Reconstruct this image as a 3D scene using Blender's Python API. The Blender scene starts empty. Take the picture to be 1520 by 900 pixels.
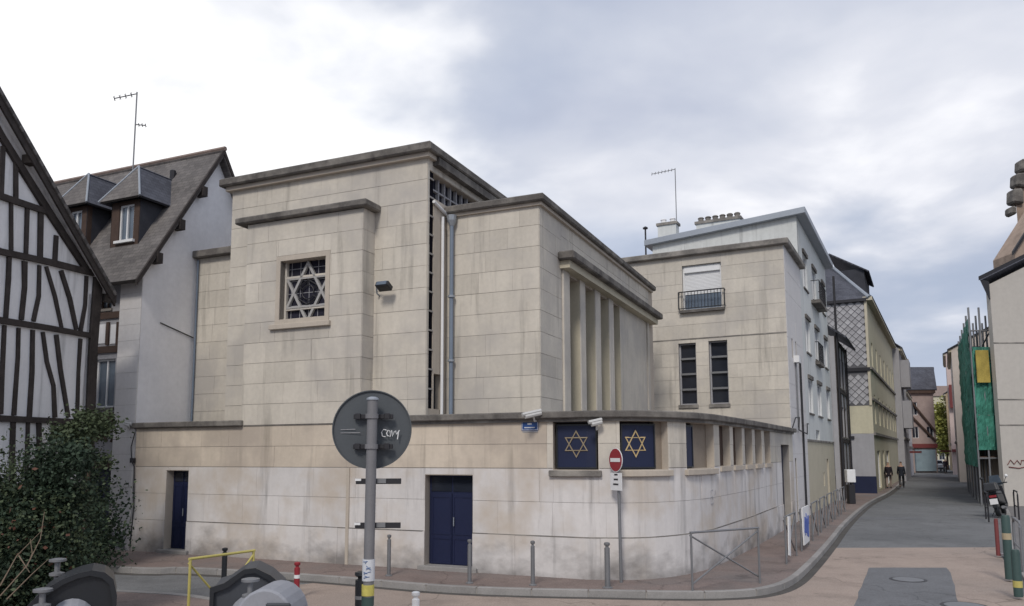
import bpy, math, random
from mathutils import Vector, Matrix
random.seed(7)
R = random.Random(11)
SC = bpy.context.scene
COL = SC.collection
rad = math.radians

# ------------------------------------------------------------------ camera
F = 1160.0; PIT = 0.1123; ROL = 0.0036; CY = 542.6; H = 2.5
cp, sp_, cr, sr = math.cos(PIT), math.sin(PIT), math.cos(ROL), math.sin(ROL)
cam_d = bpy.data.cameras.new('camera'); cam = bpy.data.objects.new('camera', cam_d); COL.objects.link(cam)
rt = Vector((1, 0, 0)); up0 = Vector((0, -sp_, cp)); fw = Vector((0, cp, sp_))
rv = rt * cr - up0 * sr; uv_ = rt * sr + up0 * cr
M3 = Matrix((rv, uv_, -fw)).transposed()
cam.matrix_world = Matrix.Translation((0, 0, H)) @ M3.to_4x4()
cam_d.sensor_width = 36; cam_d.lens = F / 1520 * 36; cam_d.shift_y = (CY - 450) / 1520
cam_d.clip_end = 3000
SC.camera = cam
SC.render.resolution_x = 1024; SC.render.resolution_y = 606
SC.view_settings.view_transform = 'Standard'
try: SC.view_settings.look = 'None'
except Exception: pass
SC.view_settings.exposure = 0.5; SC.view_settings.gamma = 1
try: SC.cycles.pixel_filter_width = 1.9
except Exception: pass

# ------------------------------------------------------------------ sun + sky
SUN_AZ, SUN_EL = rad(-166), rad(42)          # azimuth clockwise from +Y
sd = Vector((math.sin(SUN_AZ) * math.cos(SUN_EL), math.cos(SUN_AZ) * math.cos(SUN_EL), math.sin(SUN_EL)))
sl = bpy.data.lights.new('sun', 'SUN'); sl.energy = 1.35; sl.angle = rad(13); sl.color = (1, .93, .84)
so = bpy.data.objects.new('sun', sl); COL.objects.link(so); so.rotation_euler = sd.to_track_quat('Z', 'Y').to_euler()
W = bpy.data.worlds.new('World'); SC.world = W; W.use_nodes = True
nt = W.node_tree; N = nt.nodes; LK = nt.links; N.clear()
def nd(t, **k):
    n = N.new(t)
    for a, b in k.items(): setattr(n, a, b)
    return n
def wmath(op, a, b=None, c=None):
    n = nd('ShaderNodeMath', operation=op)
    for i, v in enumerate((a, b, c)):
        if v is None: continue
        if isinstance(v, (int, float)): n.inputs[i].default_value = v
        else: LK.new(v, n.inputs[i])
    return n.outputs[0]
def wramp(f, stops):
    n = nd('ShaderNodeValToRGB'); e = n.color_ramp.elements
    while len(e) < len(stops): e.new(.5)
    for i, (p, c) in enumerate(stops): e[i].position = p; e[i].color = (*c, 1)
    LK.new(f, n.inputs[0]); return n.outputs[0]
def wmix(f, a, b):
    n = nd('ShaderNodeMix', data_type='RGBA')
    if isinstance(f, (int, float)): n.inputs[0].default_value = f
    else: LK.new(f, n.inputs[0])
    for i, v in ((6, a), (7, b)):
        if isinstance(v, tuple): n.inputs[i].default_value = (*v, 1)
        else: LK.new(v, n.inputs[i])
    return n.outputs[2]
tc = nd('ShaderNodeTexCoord'); dirv = tc.outputs['Generated']
sx = nd('ShaderNodeSeparateXYZ'); LK.new(dirv, sx.inputs[0])
zz = wmath('ADD', wmath('MAXIMUM', sx.outputs[2], 0.0), 0.22)
cx = nd('ShaderNodeCombineXYZ')
LK.new(wmath('DIVIDE', sx.outputs[0], zz), cx.inputs[0]); LK.new(wmath('DIVIDE', sx.outputs[1], zz), cx.inputs[1]); cx.inputs[2].default_value = 3.7
def wnoise(vec, scale, detail, rough, dist=0.0, off=(0, 0, 0)):
    m = nd('ShaderNodeMapping'); LK.new(vec, m.inputs[0]); m.inputs['Location'].default_value = off
    n = nd('ShaderNodeTexNoise'); LK.new(m.outputs[0], n.inputs['Vector'])
    n.inputs['Scale'].default_value = scale; n.inputs['Detail'].default_value = detail
    n.inputs['Roughness'].default_value = rough; n.inputs['Distortion'].default_value = dist
    return n.outputs[0]
n1 = wnoise(cx.outputs[0], 1.15, 5, .5, .35, (1.2, .4, 0))
n2 = wnoise(cx.outputs[0], 2.4, 6, .5, .2, (5.1, 2.2, 0))
nn = wmath('ADD', wmath('MULTIPLY', n1, .60), wmath('MULTIPLY', n2, .40))
cloud = wramp(nn, [(.35, (.34, .37, .46)), (.44, (.40, .43, .515)), (.51, (.47, .495, .565)), (.58, (.56, .575, .63)), (.66, (.78, .78, .80))])
sky = nd('ShaderNodeTexSky', sky_type='NISHITA'); sky.sun_disc = False; sky.sun_elevation = SUN_EL; sky.sun_rotation = SUN_AZ
sky.air_density = 1.0; sky.dust_density = 1.5
skyc = nd('ShaderNodeMix', data_type='RGBA'); skyc.blend_type = 'MULTIPLY'; skyc.inputs[0].default_value = 1
LK.new(sky.outputs[0], skyc.inputs[6]); skyc.inputs[7].default_value = (.1, .1, .1, 1)
gap = wramp(wnoise(cx.outputs[0], .7, 3, .5, .2, (9.3, 4.4, 0)), [(.52, (0, 0, 0)), (.70, (.35, .35, .35))])
gs = nd('ShaderNodeSeparateColor'); LK.new(gap, gs.inputs[0])
lowr = nd('ShaderNodeMapRange', interpolation_type='SMOOTHSTEP'); LK.new(wmath('ADD', sx.outputs[2], wmath('MULTIPLY', wmath('SUBTRACT', n2, .5), .5)), lowr.inputs[0])
lowr.inputs[1].default_value = .30; lowr.inputs[2].default_value = .10; lowr.inputs[3].default_value = 0; lowr.inputs[4].default_value = .75
cloud = wmix(lowr.outputs[0], cloud, (.29, .345, .45))      # cloud deck seen edge-on is denser and bluer all round the horizon
base = wmix(gs.outputs[0], cloud, skyc.outputs[2])
# thin bright veil of cloud, wide and low, ahead to the left
vd = nd('ShaderNodeVectorMath', operation='DOT_PRODUCT'); LK.new(dirv, vd.inputs[0])
gl = Vector((math.sin(rad(-40)) * math.cos(rad(3)), math.cos(rad(-40)) * math.cos(rad(3)), math.sin(rad(3))))
vd.inputs[1].default_value = gl
gg = wmath('ADD', vd.outputs['Value'], wmath('MULTIPLY', wmath('SUBTRACT', nn, .5), .8))
mr = nd('ShaderNodeMapRange', interpolation_type='SMOOTHSTEP'); LK.new(gg, mr.inputs[0])
mr.inputs[1].default_value = .72; mr.inputs[2].default_value = .88
fin = wmix(mr.outputs[0], base, (.80, .80, .81))
bg = nd('ShaderNodeBackground'); LK.new(fin, bg.inputs[0]); bg.inputs[1].default_value = 1.0
wo = nd('ShaderNodeOutputWorld'); LK.new(bg.outputs[0], wo.inputs[0])

# ------------------------------------------------------------------ geometry of the place
def ray(u, v):
    X = (u - 760) / F; Y = (CY - v) / F
    x = X * cr + Y * sr; q = -X * sr + Y * cr
    return (x, cp - q * sp_, sp_ + q * cp)
def at_z(u, v, z=0.0):
    d = ray(u, v); t = (z - H) / d[2]; return (d[0] * t, d[1] * t)
def at_y(u, v, y):
    d = ray(u, v); t = y / d[1]; return (d[0] * t, y, H + d[2] * t)
def on(u, v, p, q):
    d = ray(u, v); ex, ey = q[0] - p[0], q[1] - p[1]
    det = d[0] * (-ey) + d[1] * ex
    t = (p[0] * (-ey) + p[1] * ex) / det
    return (d[0] * t, d[1] * t, H + d[2] * t)
P0 = (-0.83, 16.21)
def L(a, b): return (P0[0] - .917 * a + .3986 * b, P0[1] + .3986 * a + .917 * b)     # frame of the stone building
def toL(x, y): x -= P0[0]; y -= P0[1]; return (-.917 * x + .3986 * y, .3986 * x + .917 * y)
C0 = (9.6, 27.0)
def S(t, w): return (C0[0] + .466 * t - .885 * w, C0[1] + .885 * t + .466 * w)       # frame of the side street
def toS(x, y): x -= C0[0]; y -= C0[1]; return (.466 * x + .885 * y, -.885 * x + .466 * y)

class Path:
    """polyline seen from outside left to right; outward is right of travel"""
    def __init__(s, pts):
        s.p = [Vector(q) for q in pts]; s.s = [0.0]
        for i in range(1, len(pts)): s.s.append(s.s[-1] + (s.p[i] - s.p[i - 1]).length)
        s.len = s.s[-1]; dirs = [(s.p[i + 1] - s.p[i]).normalized() for i in range(len(pts) - 1)]
        s.n = []
        for i in range(len(pts)):
            a = dirs[max(0, i - 1)]; b = dirs[min(len(dirs) - 1, i)]
            m = (a + b).normalized(); k = 1 / max(.5, m.dot(a))
            s.n.append(Vector((m.y, -m.x)) * k)
    def at(s, t, d, z):
        i = 0
        while i < len(s.p) - 2 and t > s.s[i + 1]: i += 1
        f = (t - s.s[i]) / (s.s[i + 1] - s.s[i])
        q = s.p[i].lerp(s.p[i + 1], f) + s.n[i].lerp(s.n[i + 1], min(1, max(0, f))) * d
        return (q.x, q.y, z)
    def cuts(s, a, b): return [a] + [t for t in s.s if a + .02 < t < b - .02] + [b]
    def hit(s, u, v):
        best = None
        for i in range(len(s.p) - 1):
            r = on(u, v, s.p[i], s.p[i + 1]); e = s.p[i + 1] - s.p[i]
            f = (Vector(r[:2]) - s.p[i]).dot(e) / e.length_squared
            k = 0 if 0 <= f <= 1 else min(abs(f), abs(f - 1)); 
            if best is None or k < best[0]: best = (k, s.s[i] + f * e.length, r[2])
        return best[1], best[2]

class MB:
    def __init__(s): s.v = []; s.f = []
    def quad(s, *p):
        k = len(s.v); s.v += [tuple(q) for q in p]; s.f.append(tuple(range(k, k + len(p)))); return s
    def hexa(s, lo, hi):
        """lo, hi: matching loops (counter-clockwise from the hi side)"""
        k = len(s.v); n = len(lo); s.v += [tuple(q) for q in lo] + [tuple(q) for q in hi]
        s.f.append(tuple(k + i for i in reversed(range(n)))); s.f.append(tuple(k + n + i for i in range(n)))
        for i in range(n): j = (i + 1) % n; s.f.append((k + i, k + j, k + n + j, k + n + i))
        return s
    def prism(s, poly, z0, z1):
        ar = sum(poly[i][0] * poly[(i + 1) % len(poly)][1] - poly[(i + 1) % len(poly)][0] * poly[i][1] for i in range(len(poly)))
        if ar < 0: poly = poly[::-1]
        return s.hexa([(x, y, z0) for x, y in poly], [(x, y, z1) for x, y in poly])
    def box(s, x0, x1, y0, y1, z0, z1): return s.prism([(x0, y0), (x1, y0), (x1, y1), (x0, y1)], z0, z1)
    def strip(s, P, a, b, z0, z1, d0, d1):
        """box following a path, from depth d0 (inner) to d1 (outer)"""
        c = P.cuts(a, b); k = len(s.v)
        for t in c: s.v += [P.at(t, d1, z0), P.at(t, d1, z1), P.at(t, d0, z1), P.at(t, d0, z0)]
        n = len(c)
        for i in range(n - 1):
            for j in range(4):
                m = (j + 1) % 4; s.f.append((k + 4 * i + j, k + 4 * i + 4 + j, k + 4 * i + 4 + m, k + 4 * i + m))
        s.f.append((k, k + 1, k + 2, k + 3)); e = k + 4 * (n - 1); s.f.append((e + 3, e + 2, e + 1, e))
        return s
    def tube(s, pts, r, n=8, r2=None):
        pts = [Vector(p) for p in pts]; k0 = len(s.v); m = len(pts)
        for i, p in enumerate(pts):
            t = (pts[min(m - 1, i + 1)] - pts[max(0, i - 1)]).normalized()
            a = t.cross(Vector((0, 0, 1)) if abs(t.z) < .9 else Vector((1, 0, 0))).normalized(); b = t.cross(a)
            rr = r if r2 is None else r + (r2 - r) * i / (m - 1)
            for j in range(n):
                th = 2 * math.pi * j / n; s.v.append(tuple(p + a * (rr * math.cos(th)) + b * (rr * math.sin(th))))
        for i in range(m - 1):
            for j in range(n):
                q = (j + 1) % n; s.f.append((k0 + i * n + j, k0 + i * n + q, k0 + i * n + n + q, k0 + i * n + n + j))
        s.f.append(tuple(k0 + j for j in reversed(range(n)))); s.f.append(tuple(k0 + (m - 1) * n + j for j in range(n)))
        return s
    def lathe(s, prof, c=(0, 0, 0), n=16):
        """prof: (radius, z) from bottom to top round a vertical axis"""
        k0 = len(s.v)
        for r, z in prof:
            for j in range(n):
                th = 2 * math.pi * j / n; s.v.append((c[0] + r * math.cos(th), c[1] + r * math.sin(th), c[2] + z))
        for i in range(len(prof) - 1):
            for j in range(n):
                q = (j + 1) % n; s.f.append((k0 + i * n + j, k0 + i * n + q, k0 + i * n + n + q, k0 + i * n + n + j))
        s.f.append(tuple(k0 + j for j in reversed(range(n)))); s.f.append(tuple(k0 + (len(prof) - 1) * n + j for j in range(n)))
        return s
    def xform(s, M): s.v = [tuple(M @ Vector(q)) for q in s.v]; return s

ORI = {}
def empty(name, loc=(0, 0, 0)):
    o = bpy.data.objects.new(name, None); o.location = loc; o.empty_display_size = .3; COL.objects.link(o); ORI[o] = Vector(loc); return o
def tag(o, label=None, cat=None, group=None, kind=None):
    for k, v in (('label', label), ('category', cat), ('group', group), ('kind', kind)):
        if v: o[k] = v
    return o
def obj(name, mb, mat, parent=None, bevel=0, smooth=False):
    me = bpy.data.meshes.new(name); org = ORI.get(parent, Vector((0, 0, 0))) if parent else Vector((0, 0, 0))
    me.from_pydata([(a - org.x, b - org.y, c - org.z) for a, b, c in mb.v], [], mb.f); me.update()
    me.materials.append(mat)
    if smooth:
        for p in me.polygons: p.use_smooth = True
        try: me.set_sharp_from_angle(angle=rad(40))
        except Exception: pass
    o = bpy.data.objects.new(name, me); COL.objects.link(o)
    if parent: o.parent = parent
    ORI[o] = org
    if bevel:
        m = o.modifiers.new('bevel', 'BEVEL'); m.width = bevel; m.segments = 1; m.limit_method = 'ANGLE'; m.angle_limit = rad(40)
    return o
def copy_tree(o, parent=None):
    c = o.copy(); COL.objects.link(c)
    if parent: c.parent = parent
    for ch in list(o.children): copy_tree(ch, c)
    return c

# ------------------------------------------------------------------ materials
def mat(name, col, rough=.9, var=.15, scale=1.5, streak=0, fine=.1, bump=.1, bscale=60, rnd=0, damp=0, dampcol=(.08, .075, .07), metal=0, spec=.3, hue=None, dampz=.7):
    m = bpy.data.materials.new(name); m.use_nodes = True; t = m.node_tree; n = t.nodes; l = t.links
    b = n['Principled BSDF']; b.inputs['Roughness'].default_value = rough; b.inputs['Metallic'].default_value = metal
    try: b.inputs['Specular IOR Level'].default_value = spec
    except Exception: pass
    def ma(op, x, y):
        q = n.new('ShaderNodeMath'); q.operation = op
        for i, v in enumerate((x, y)):
            if isinstance(v, (int, float)): q.inputs[i].default_value = v
            else: l.new(v, q.inputs[i])
        return q.outputs[0]
    g = n.new('ShaderNodeNewGeometry')
    def noise(sc, det, vecscale=(1, 1, 1), off=0):
        mp = n.new('ShaderNodeMapping'); l.new(g.outputs['Position'], mp.inputs[0]); mp.inputs['Scale'].default_value = vecscale
        mp.inputs['Location'].default_value = (off, off * 2, off * 3)
        q = n.new('ShaderNodeTexNoise'); l.new(mp.outputs[0], q.inputs['Vector']); q.inputs['Scale'].default_value = sc; q.inputs['Detail'].default_value = det; q.inputs['Roughness'].default_value = .6
        return q.outputs[0]
    v = ma('ADD', ma('MULTIPLY', ma('SUBTRACT', noise(scale, 4), .5), 2 * var * 1.6), 1.0)
    if fine: v = ma('ADD', v, ma('MULTIPLY', ma('SUBTRACT', noise(scale * 14, 3, off=3), .5), 2 * fine))
    if streak: v = ma('ADD', v, ma('MULTIPLY', ma('SUBTRACT', noise(1, 4, (5, 5, .55), 7), .5), 2 * streak))
    if streak > .1: v = ma('MULTIPLY', v, ma('SUBTRACT', 1.0, ma('MULTIPLY', ma('MAXIMUM', ma('SUBTRACT', noise(1, 5, (3.2, 3.2, .28), 31), .56), 0.0), 2.2)))
    if rnd:
        oi = n.new('ShaderNodeObjectInfo'); v = ma('ADD', v, ma('MULTIPLY', ma('SUBTRACT', oi.outputs['Random'], .5), 2 * rnd))
    mx = n.new('ShaderNodeMix'); mx.data_type = 'RGBA'; mx.blend_type = 'MULTIPLY'; mx.inputs[0].default_value = 1
    mx.inputs[6].default_value = (*col, 1)
    cc = n.new('ShaderNodeCombineColor')
    for i in range(3): l.new(v, cc.inputs[i])
    l.new(cc.outputs[0], mx.inputs[7]); out = mx.outputs[2]
    if hue:
        h = n.new('ShaderNodeMix'); h.data_type = 'RGBA'; q = n.new('ShaderNodeMapRange'); l.new(noise(scale * .8, 4, off=21), q.inputs[0])
        q.inputs[1].default_value = .46; q.inputs[2].default_value = .66; q.inputs[4].default_value = .85
        l.new(q.outputs[0], h.inputs[0]); l.new(out, h.inputs[6]); h.inputs[7].default_value = (*hue, 1); out = h.outputs[2]
    if damp:
        s = n.new('ShaderNodeSeparateXYZ'); l.new(g.outputs['Position'], s.inputs[0])
        q = n.new('ShaderNodeMapRange'); l.new(ma('ADD', s.outputs[2], ma('MULTIPLY', ma('SUBTRACT', noise(1.1, 5, (1, 1, 1.6), 13), .5), 2.2)), q.inputs[0])
        q.inputs[1].default_value = dampz; q.inputs[2].default_value = dampz - .75; q.inputs[3].default_value = 0; q.inputs[4].default_value = damp
        h = n.new('ShaderNodeMix'); h.data_type = 'RGBA'; l.new(q.outputs[0], h.inputs[0]); l.new(out, h.inputs[6]); h.inputs[7].default_value = (*dampcol, 1); out = h.outputs[2]
    l.new(out, b.inputs['Base Color'])
    if bump:
        bp = n.new('ShaderNodeBump'); bp.inputs['Strength'].default_value = bump; bp.inputs['Distance'].default_value = .02
        l.new(noise(bscale, 3, off=5), bp.inputs['Height']); l.new(bp.outputs[0], b.inputs['Normal'])
    return m
STONE = mat('limestone', (.55, .512, .448), var=.10, scale=.8, streak=.12, fine=.11, rnd=.075, hue=(.43, .405, .375))
TAN = mat('tan_limestone', (.56, .49, .405), var=.14, scale=.9, streak=.14, fine=.09, rnd=.06, hue=(.42, .365, .31))
PAINT = mat('pale_washed_stone', (.615, .595, .585), var=.10, scale=.9, streak=.12, fine=.07, rnd=.04, damp=.85, dampcol=(.17, .16, .155), dampz=.62, hue=(.50, .44, .375))
MORTAR = mat('mortar', (.33, .31, .285), var=.15)
JAMB = mat('jamb_stone', (.46, .41, .35), var=.1, streak=.1)
PLINTH = mat('plinth_stone', (.33, .33, .35), var=.14, scale=1.0, streak=.15, rnd=.04, damp=.8, dampcol=(.13, .125, .12), dampz=.35)
LEDGE = mat('weathered_concrete', (.115, .107, .10), var=.35, scale=2.2, streak=.25, fine=.3, bump=.5, bscale=18, hue=(.23, .215, .195))
LEDGE2 = mat('lichen_concrete', (.165, .155, .145), var=.35, scale=1.8, fine=.3, bump=.5, bscale=18, hue=(.33, .31, .28))
BLUE = mat('dark_blue_paint', (.009, .014, .048), rough=.5, var=.12, fine=.05, bump=.05, spec=.4)
BLUEDK = mat('navy_panel', (.016, .022, .055), rough=.45, var=.15, bump=0)
GOLD = mat('gold_paint', (.50, .38, .20), rough=.5, var=.1, bump=0)
GOLDDIM = mat('dull_gold_paint', (.27, .22, .15), rough=.5, var=.1, bump=0)
GLASS = mat('dark_glass', (.02, .024, .035), rough=.08, var=.3, fine=0, bump=0, spec=.6)
GLASSL = mat('sky_lit_glass', (.10, .13, .17), rough=.06, var=.4, fine=0, bump=0, spec=.8)
LEAD = mat('leaded_glass', (.016, .016, .028), rough=.6, var=.6, scale=6, fine=.5, bump=.4, spec=.2)
WHITE = mat('white_paint', (.72, .73, .74), rough=.6, var=.05, bump=0)
WPLASTER = mat('white_plaster', (.74, .745, .76), var=.09, scale=1.1, streak=.13, fine=.06, bump=.15, bscale=30)
GABLEPL = mat('grey_white_render', (.82, .82, .84), var=.06, scale=.5, streak=.07, bump=.15, bscale=30)
PIERPL = mat('pale_pier_render', (.63, .615, .61), var=.06, scale=.7, streak=.06)
WBLD = mat('white_facade_render', (.60, .62, .61), var=.07, scale=.5, streak=.12)
CREAM = mat('cream_render', (.50, .46, .36), var=.08, streak=.1)
YELLOW = mat('yellow_render', (.52, .49, .37), var=.08, scale=.5, streak=.1)
GREYR = mat('grey_render', (.34, .34, .36), var=.1, streak=.1)
BEIGE = mat('beige_render', (.46, .435, .40), var=.05, scale=.35, streak=.05)
TIMBER = mat('dark_timber', (.045, .038, .036), rough=.85, var=.4, scale=5, streak=.3, bump=.4, bscale=25)
TIMBER2 = mat('brown_timber', (.075, .05, .04), rough=.85, var=.3, scale=3, bump=.3)
ZINC = mat('zinc', (.32, .35, .39), rough=.45, var=.1, metal=.4, bump=.05)
PIPE = mat('grey_blue_pipe', (.17, .21, .27), rough=.5, var=.12, bump=0)
DARKM = mat('dark_metal', (.035, .035, .04), rough=.5, var=.1, bump=0, metal=.3)
GALV = mat('galvanised_steel', (.22, .225, .235), rough=.5, var=.12, metal=.5, bump=0)
SIGNB = mat('sign_back_aluminium', (.085, .095, .105), rough=.55, var=.06, scale=3, metal=.25, bump=0)
POLE = mat('pole_grey', (.19, .19, .20), rough=.55, var=.12, scale=4, metal=.2, bump=.05)
REDP = mat('red_paint', (.27, .03, .04), rough=.45, var=.08, bump=0)
REDBR = mat('faded_red_paint', (.17, .045, .045), rough=.6, var=.15, bump=0)
YELP = mat('yellow_paint', (.47, .41, .13), rough=.55, var=.12, scale=4, bump=0)
BLACK = mat('black_plastic', (.016, .018, .022), rough=.42, var=.12, bump=0, spec=.5)
BLACKM = mat('dark_grey_hood', (.05, .055, .065), rough=.5, var=.15, scale=3, bump=.05, spec=.4)
LIGHTG = mat('light_grey_moulded_plastic', (.27, .28, .31), rough=.6, var=.12, scale=4, bump=.05)
ENAMEL = mat('blue_enamel', (.025, .07, .22), rough=.3, var=.05, bump=0)
PAPER = mat('sticker_paper', (.55, .57, .60), rough=.7, var=.1, scale=14, fine=.2, bump=0)
BRICK = mat('red_brown_brick', (.27, .17, .13), var=.15, scale=3, rnd=.12)
TERRA = mat('terracotta', (.22, .17, .15), var=.3, scale=4)
GREEN = mat('green_netting', (.06, .24, .18), rough=.8, var=.35, scale=1.3, streak=.3, bump=.4, bscale=8)
GREENP = mat('dark_green_paint', (.05, .085, .08), rough=.5, var=.15, bump=0)
TEAL = mat('teal_cloth', (.22, .29, .33), var=.2, bump=0)
BARK = mat('bark', (.10, .075, .055), var=.3, scale=6, bump=.5)
TWIG = mat('dry_twig', (.17, .13, .095), var=.2, bump=0)
def leafmat(name, c):
    m = mat(name, c, rough=.7, var=.35, scale=1.6, fine=.4, bump=0, spec=.3); return m
LEAF = leafmat('dark_leaf', (.026, .045, .026)); LEAF2 = leafmat('olive_leaf', (.055, .075, .038)); LEAFY = leafmat('yellow_green_leaf', (.26, .27, .07))
DRYLEAF = leafmat('reddish_dry_leaf', (.10, .045, .03))
ASPH = mat('grey_asphalt', (.165, .17, .175), var=.16, scale=.35, fine=.16, bump=.3, bscale=110, hue=(.13, .135, .14))
ASPH2 = mat('asphalt_patch_grey', (.155, .16, .17), var=.12, scale=.8, fine=.2, bump=.3, bscale=110)
PINK = mat('beige_resin_asphalt', (.35, .285, .245), var=.09, scale=.35, fine=.13, bump=.3, bscale=110, hue=(.29, .245, .215))
PAVE = mat('reddish_pavement_asphalt', (.215, .17, .155), var=.18, scale=.6, fine=.2, bump=.3, bscale=90, hue=(.17, .155, .15))
KERB = mat('granite_kerb', (.27, .262, .255), var=.15, scale=3, fine=.25, rnd=.1, bump=.2)
IRON = mat('cast_iron', (.07, .07, .075), rough=.6, var=.3, scale=10, bump=.5, metal=.4)
gt = GREEN.node_tree; gtr = gt.nodes.new('ShaderNodeBsdfTransparent'); gmx = gt.nodes.new('ShaderNodeMixShader'); gno = gt.nodes.new('ShaderNodeTexNoise'); gno.inputs['Scale'].default_value = 2.2; gno.inputs['Detail'].default_value = 4
gmr = gt.nodes.new('ShaderNodeMapRange'); gmr.inputs[1].default_value = .42; gmr.inputs[2].default_value = .75; gmr.inputs[3].default_value = .08; gmr.inputs[4].default_value = .55
gge = gt.nodes.new('ShaderNodeNewGeometry'); gt.links.new(gge.outputs['Position'], gno.inputs['Vector']); gt.links.new(gno.outputs[0], gmr.inputs[0]); gt.links.new(gmr.outputs[0], gmx.inputs[0])
gt.links.new(gt.nodes['Principled BSDF'].outputs[0], gmx.inputs[1]); gt.links.new(gtr.outputs[0], gmx.inputs[2]); gt.links.new(gmx.outputs[0], gt.nodes['Material Output'].inputs[0])
def street_wear(m, crack=.28, stain=.22, tyre=.0):
    t = m.node_tree; n = t.nodes; l = t.links; b = n['Principled BSDF']; old = b.inputs['Base Color'].links[0].from_socket
    g = n.new('ShaderNodeNewGeometry'); nz_ = n.new('ShaderNodeTexNoise'); nz_.inputs['Scale'].default_value = 1.3; nz_.inputs['Detail'].default_value = 5; l.new(g.outputs['Position'], nz_.inputs['Vector'])
    va = n.new('ShaderNodeVectorMath'); va.operation = 'SCALE'; l.new(nz_.outputs['Color'], va.inputs[0]); va.inputs['Scale'].default_value = .9
    vb = n.new('ShaderNodeVectorMath'); vb.operation = 'ADD'; l.new(g.outputs['Position'], vb.inputs[0]); l.new(va.outputs[0], vb.inputs[1])
    vo = n.new('ShaderNodeTexVoronoi'); vo.feature = 'DISTANCE_TO_EDGE'; vo.inputs['Scale'].default_value = .28; l.new(vb.outputs[0], vo.inputs['Vector'])
    m1 = n.new('ShaderNodeMapRange'); l.new(vo.outputs['Distance'], m1.inputs[0]); m1.inputs[1].default_value = .002; m1.inputs[2].default_value = .007; m1.inputs[3].default_value = 1 - crack; m1.inputs[4].default_value = 1
    n3 = n.new('ShaderNodeTexNoise'); n3.inputs['Scale'].default_value = .9; n3.inputs['Detail'].default_value = 7; n3.inputs['Roughness'].default_value = .7; l.new(g.outputs['Position'], n3.inputs['Vector'])
    m2 = n.new('ShaderNodeMapRange'); l.new(n3.outputs[0], m2.inputs[0]); m2.inputs[1].default_value = .5; m2.inputs[2].default_value = .68; m2.inputs[3].default_value = 1; m2.inputs[4].default_value = 1 - stain
    v2 = n.new('ShaderNodeTexVoronoi'); v2.inputs['Scale'].default_value = 1.7; l.new(g.outputs['Position'], v2.inputs['Vector'])
    m3 = n.new('ShaderNodeMapRange'); l.new(v2.outputs['Distance'], m3.inputs[0]); m3.inputs[1].default_value = .05; m3.inputs[2].default_value = .09; m3.inputs[3].default_value = .8; m3.inputs[4].default_value = 1
    q = n.new('ShaderNodeMath'); q.operation = 'MULTIPLY'; l.new(m1.outputs[0], q.inputs[0]); l.new(m2.outputs[0], q.inputs[1])
    q2 = n.new('ShaderNodeMath'); q2.operation = 'MULTIPLY'; l.new(q.outputs[0], q2.inputs[0]); l.new(m3.outputs[0], q2.inputs[1])
    n5 = n.new('ShaderNodeTexNoise'); n5.inputs['Scale'].default_value = 34; n5.inputs['Detail'].default_value = 4; n5.inputs['Roughness'].default_value = .8; l.new(g.outputs['Position'], n5.inputs['Vector'])
    m5 = n.new('ShaderNodeMapRange'); l.new(n5.outputs[0], m5.inputs[0]); m5.inputs[1].default_value = .3; m5.inputs[2].default_value = .7; m5.inputs[3].default_value = .68; m5.inputs[4].default_value = 1.28
    q3 = n.new('ShaderNodeMath'); q3.operation = 'MULTIPLY'; l.new(q2.outputs[0], q3.inputs[0]); l.new(m5.outputs[0], q3.inputs[1]); q2 = q3
    cc = n.new('ShaderNodeCombineColor'); [l.new(q2.outputs[0], cc.inputs[i]) for i in range(3)]
    mx = n.new('ShaderNodeMix'); mx.data_type = 'RGBA'; mx.blend_type = 'MULTIPLY'; mx.inputs[0].default_value = 1
    l.new(old, mx.inputs[6]); l.new(cc.outputs[0], mx.inputs[7]); l.new(mx.outputs[2], b.inputs['Base Color'])
for m_ in (ASPH, ASPH2, PINK, PAVE): street_wear(m_)
def slate(name, col, w=.22, h=.13, dark=.5):
    """roof slates too small to pick apart: courses and joints as colour and relief, on the surface's own up direction"""
    m = mat(name, col, var=.3, scale=1.1, fine=.3, bump=0, hue=tuple(c * 1.35 for c in col))
    t = m.node_tree; n = t.nodes; l = t.links; b = n['Principled BSDF']
    tcn = n.new('ShaderNodeTexCoord'); br = n.new('ShaderNodeTexBrick'); l.new(tcn.outputs['UV'], br.inputs[0])
    br.inputs['Scale'].default_value = 1; br.inputs['Brick Width'].default_value = w; br.inputs['Row Height'].default_value = h; br.inputs['Mortar Size'].default_value = .006
    br.inputs['Color1'].default_value = (1, 1, 1, 1); br.inputs['Color2'].default_value = (.72, .72, .74, 1); br.inputs['Mortar'].default_value = (dark, dark, dark, 1)
    old = b.inputs['Base Color'].links[0].from_socket
    mx = n.new('ShaderNodeMix'); mx.data_type = 'RGBA'; mx.blend_type = 'MULTIPLY'; mx.inputs[0].default_value = 1
    l.new(old, mx.inputs[6]); l.new(br.outputs[0], mx.inputs[7]); l.new(mx.outputs[2], b.inputs['Base Color'])
    bp = n.new('ShaderNodeBump'); bp.inputs['Strength'].default_value = .5; bp.inputs['Distance'].default_value = .02
    l.new(br.outputs[0], bp.inputs['Height']); l.new(bp.outputs[0], b.inputs['Normal']); return m
SLATE = slate('mossy_slate', (.15, .14, .135)); SLATE2 = slate('blue_slate', (.085, .09, .11)); HUNG = mat('hung_slate', (.34, .34, .355), var=.12, fine=.15, rnd=.16, bump=.1)
HUNGBACK = mat('slate_batten_gap', (.13, .13, .14), var=.1)  # dark backing that shows as joints between the hung slates
BRICKTEX = slate('painted_brick', (.40, .31, .25), .3, .1, .7)

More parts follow.
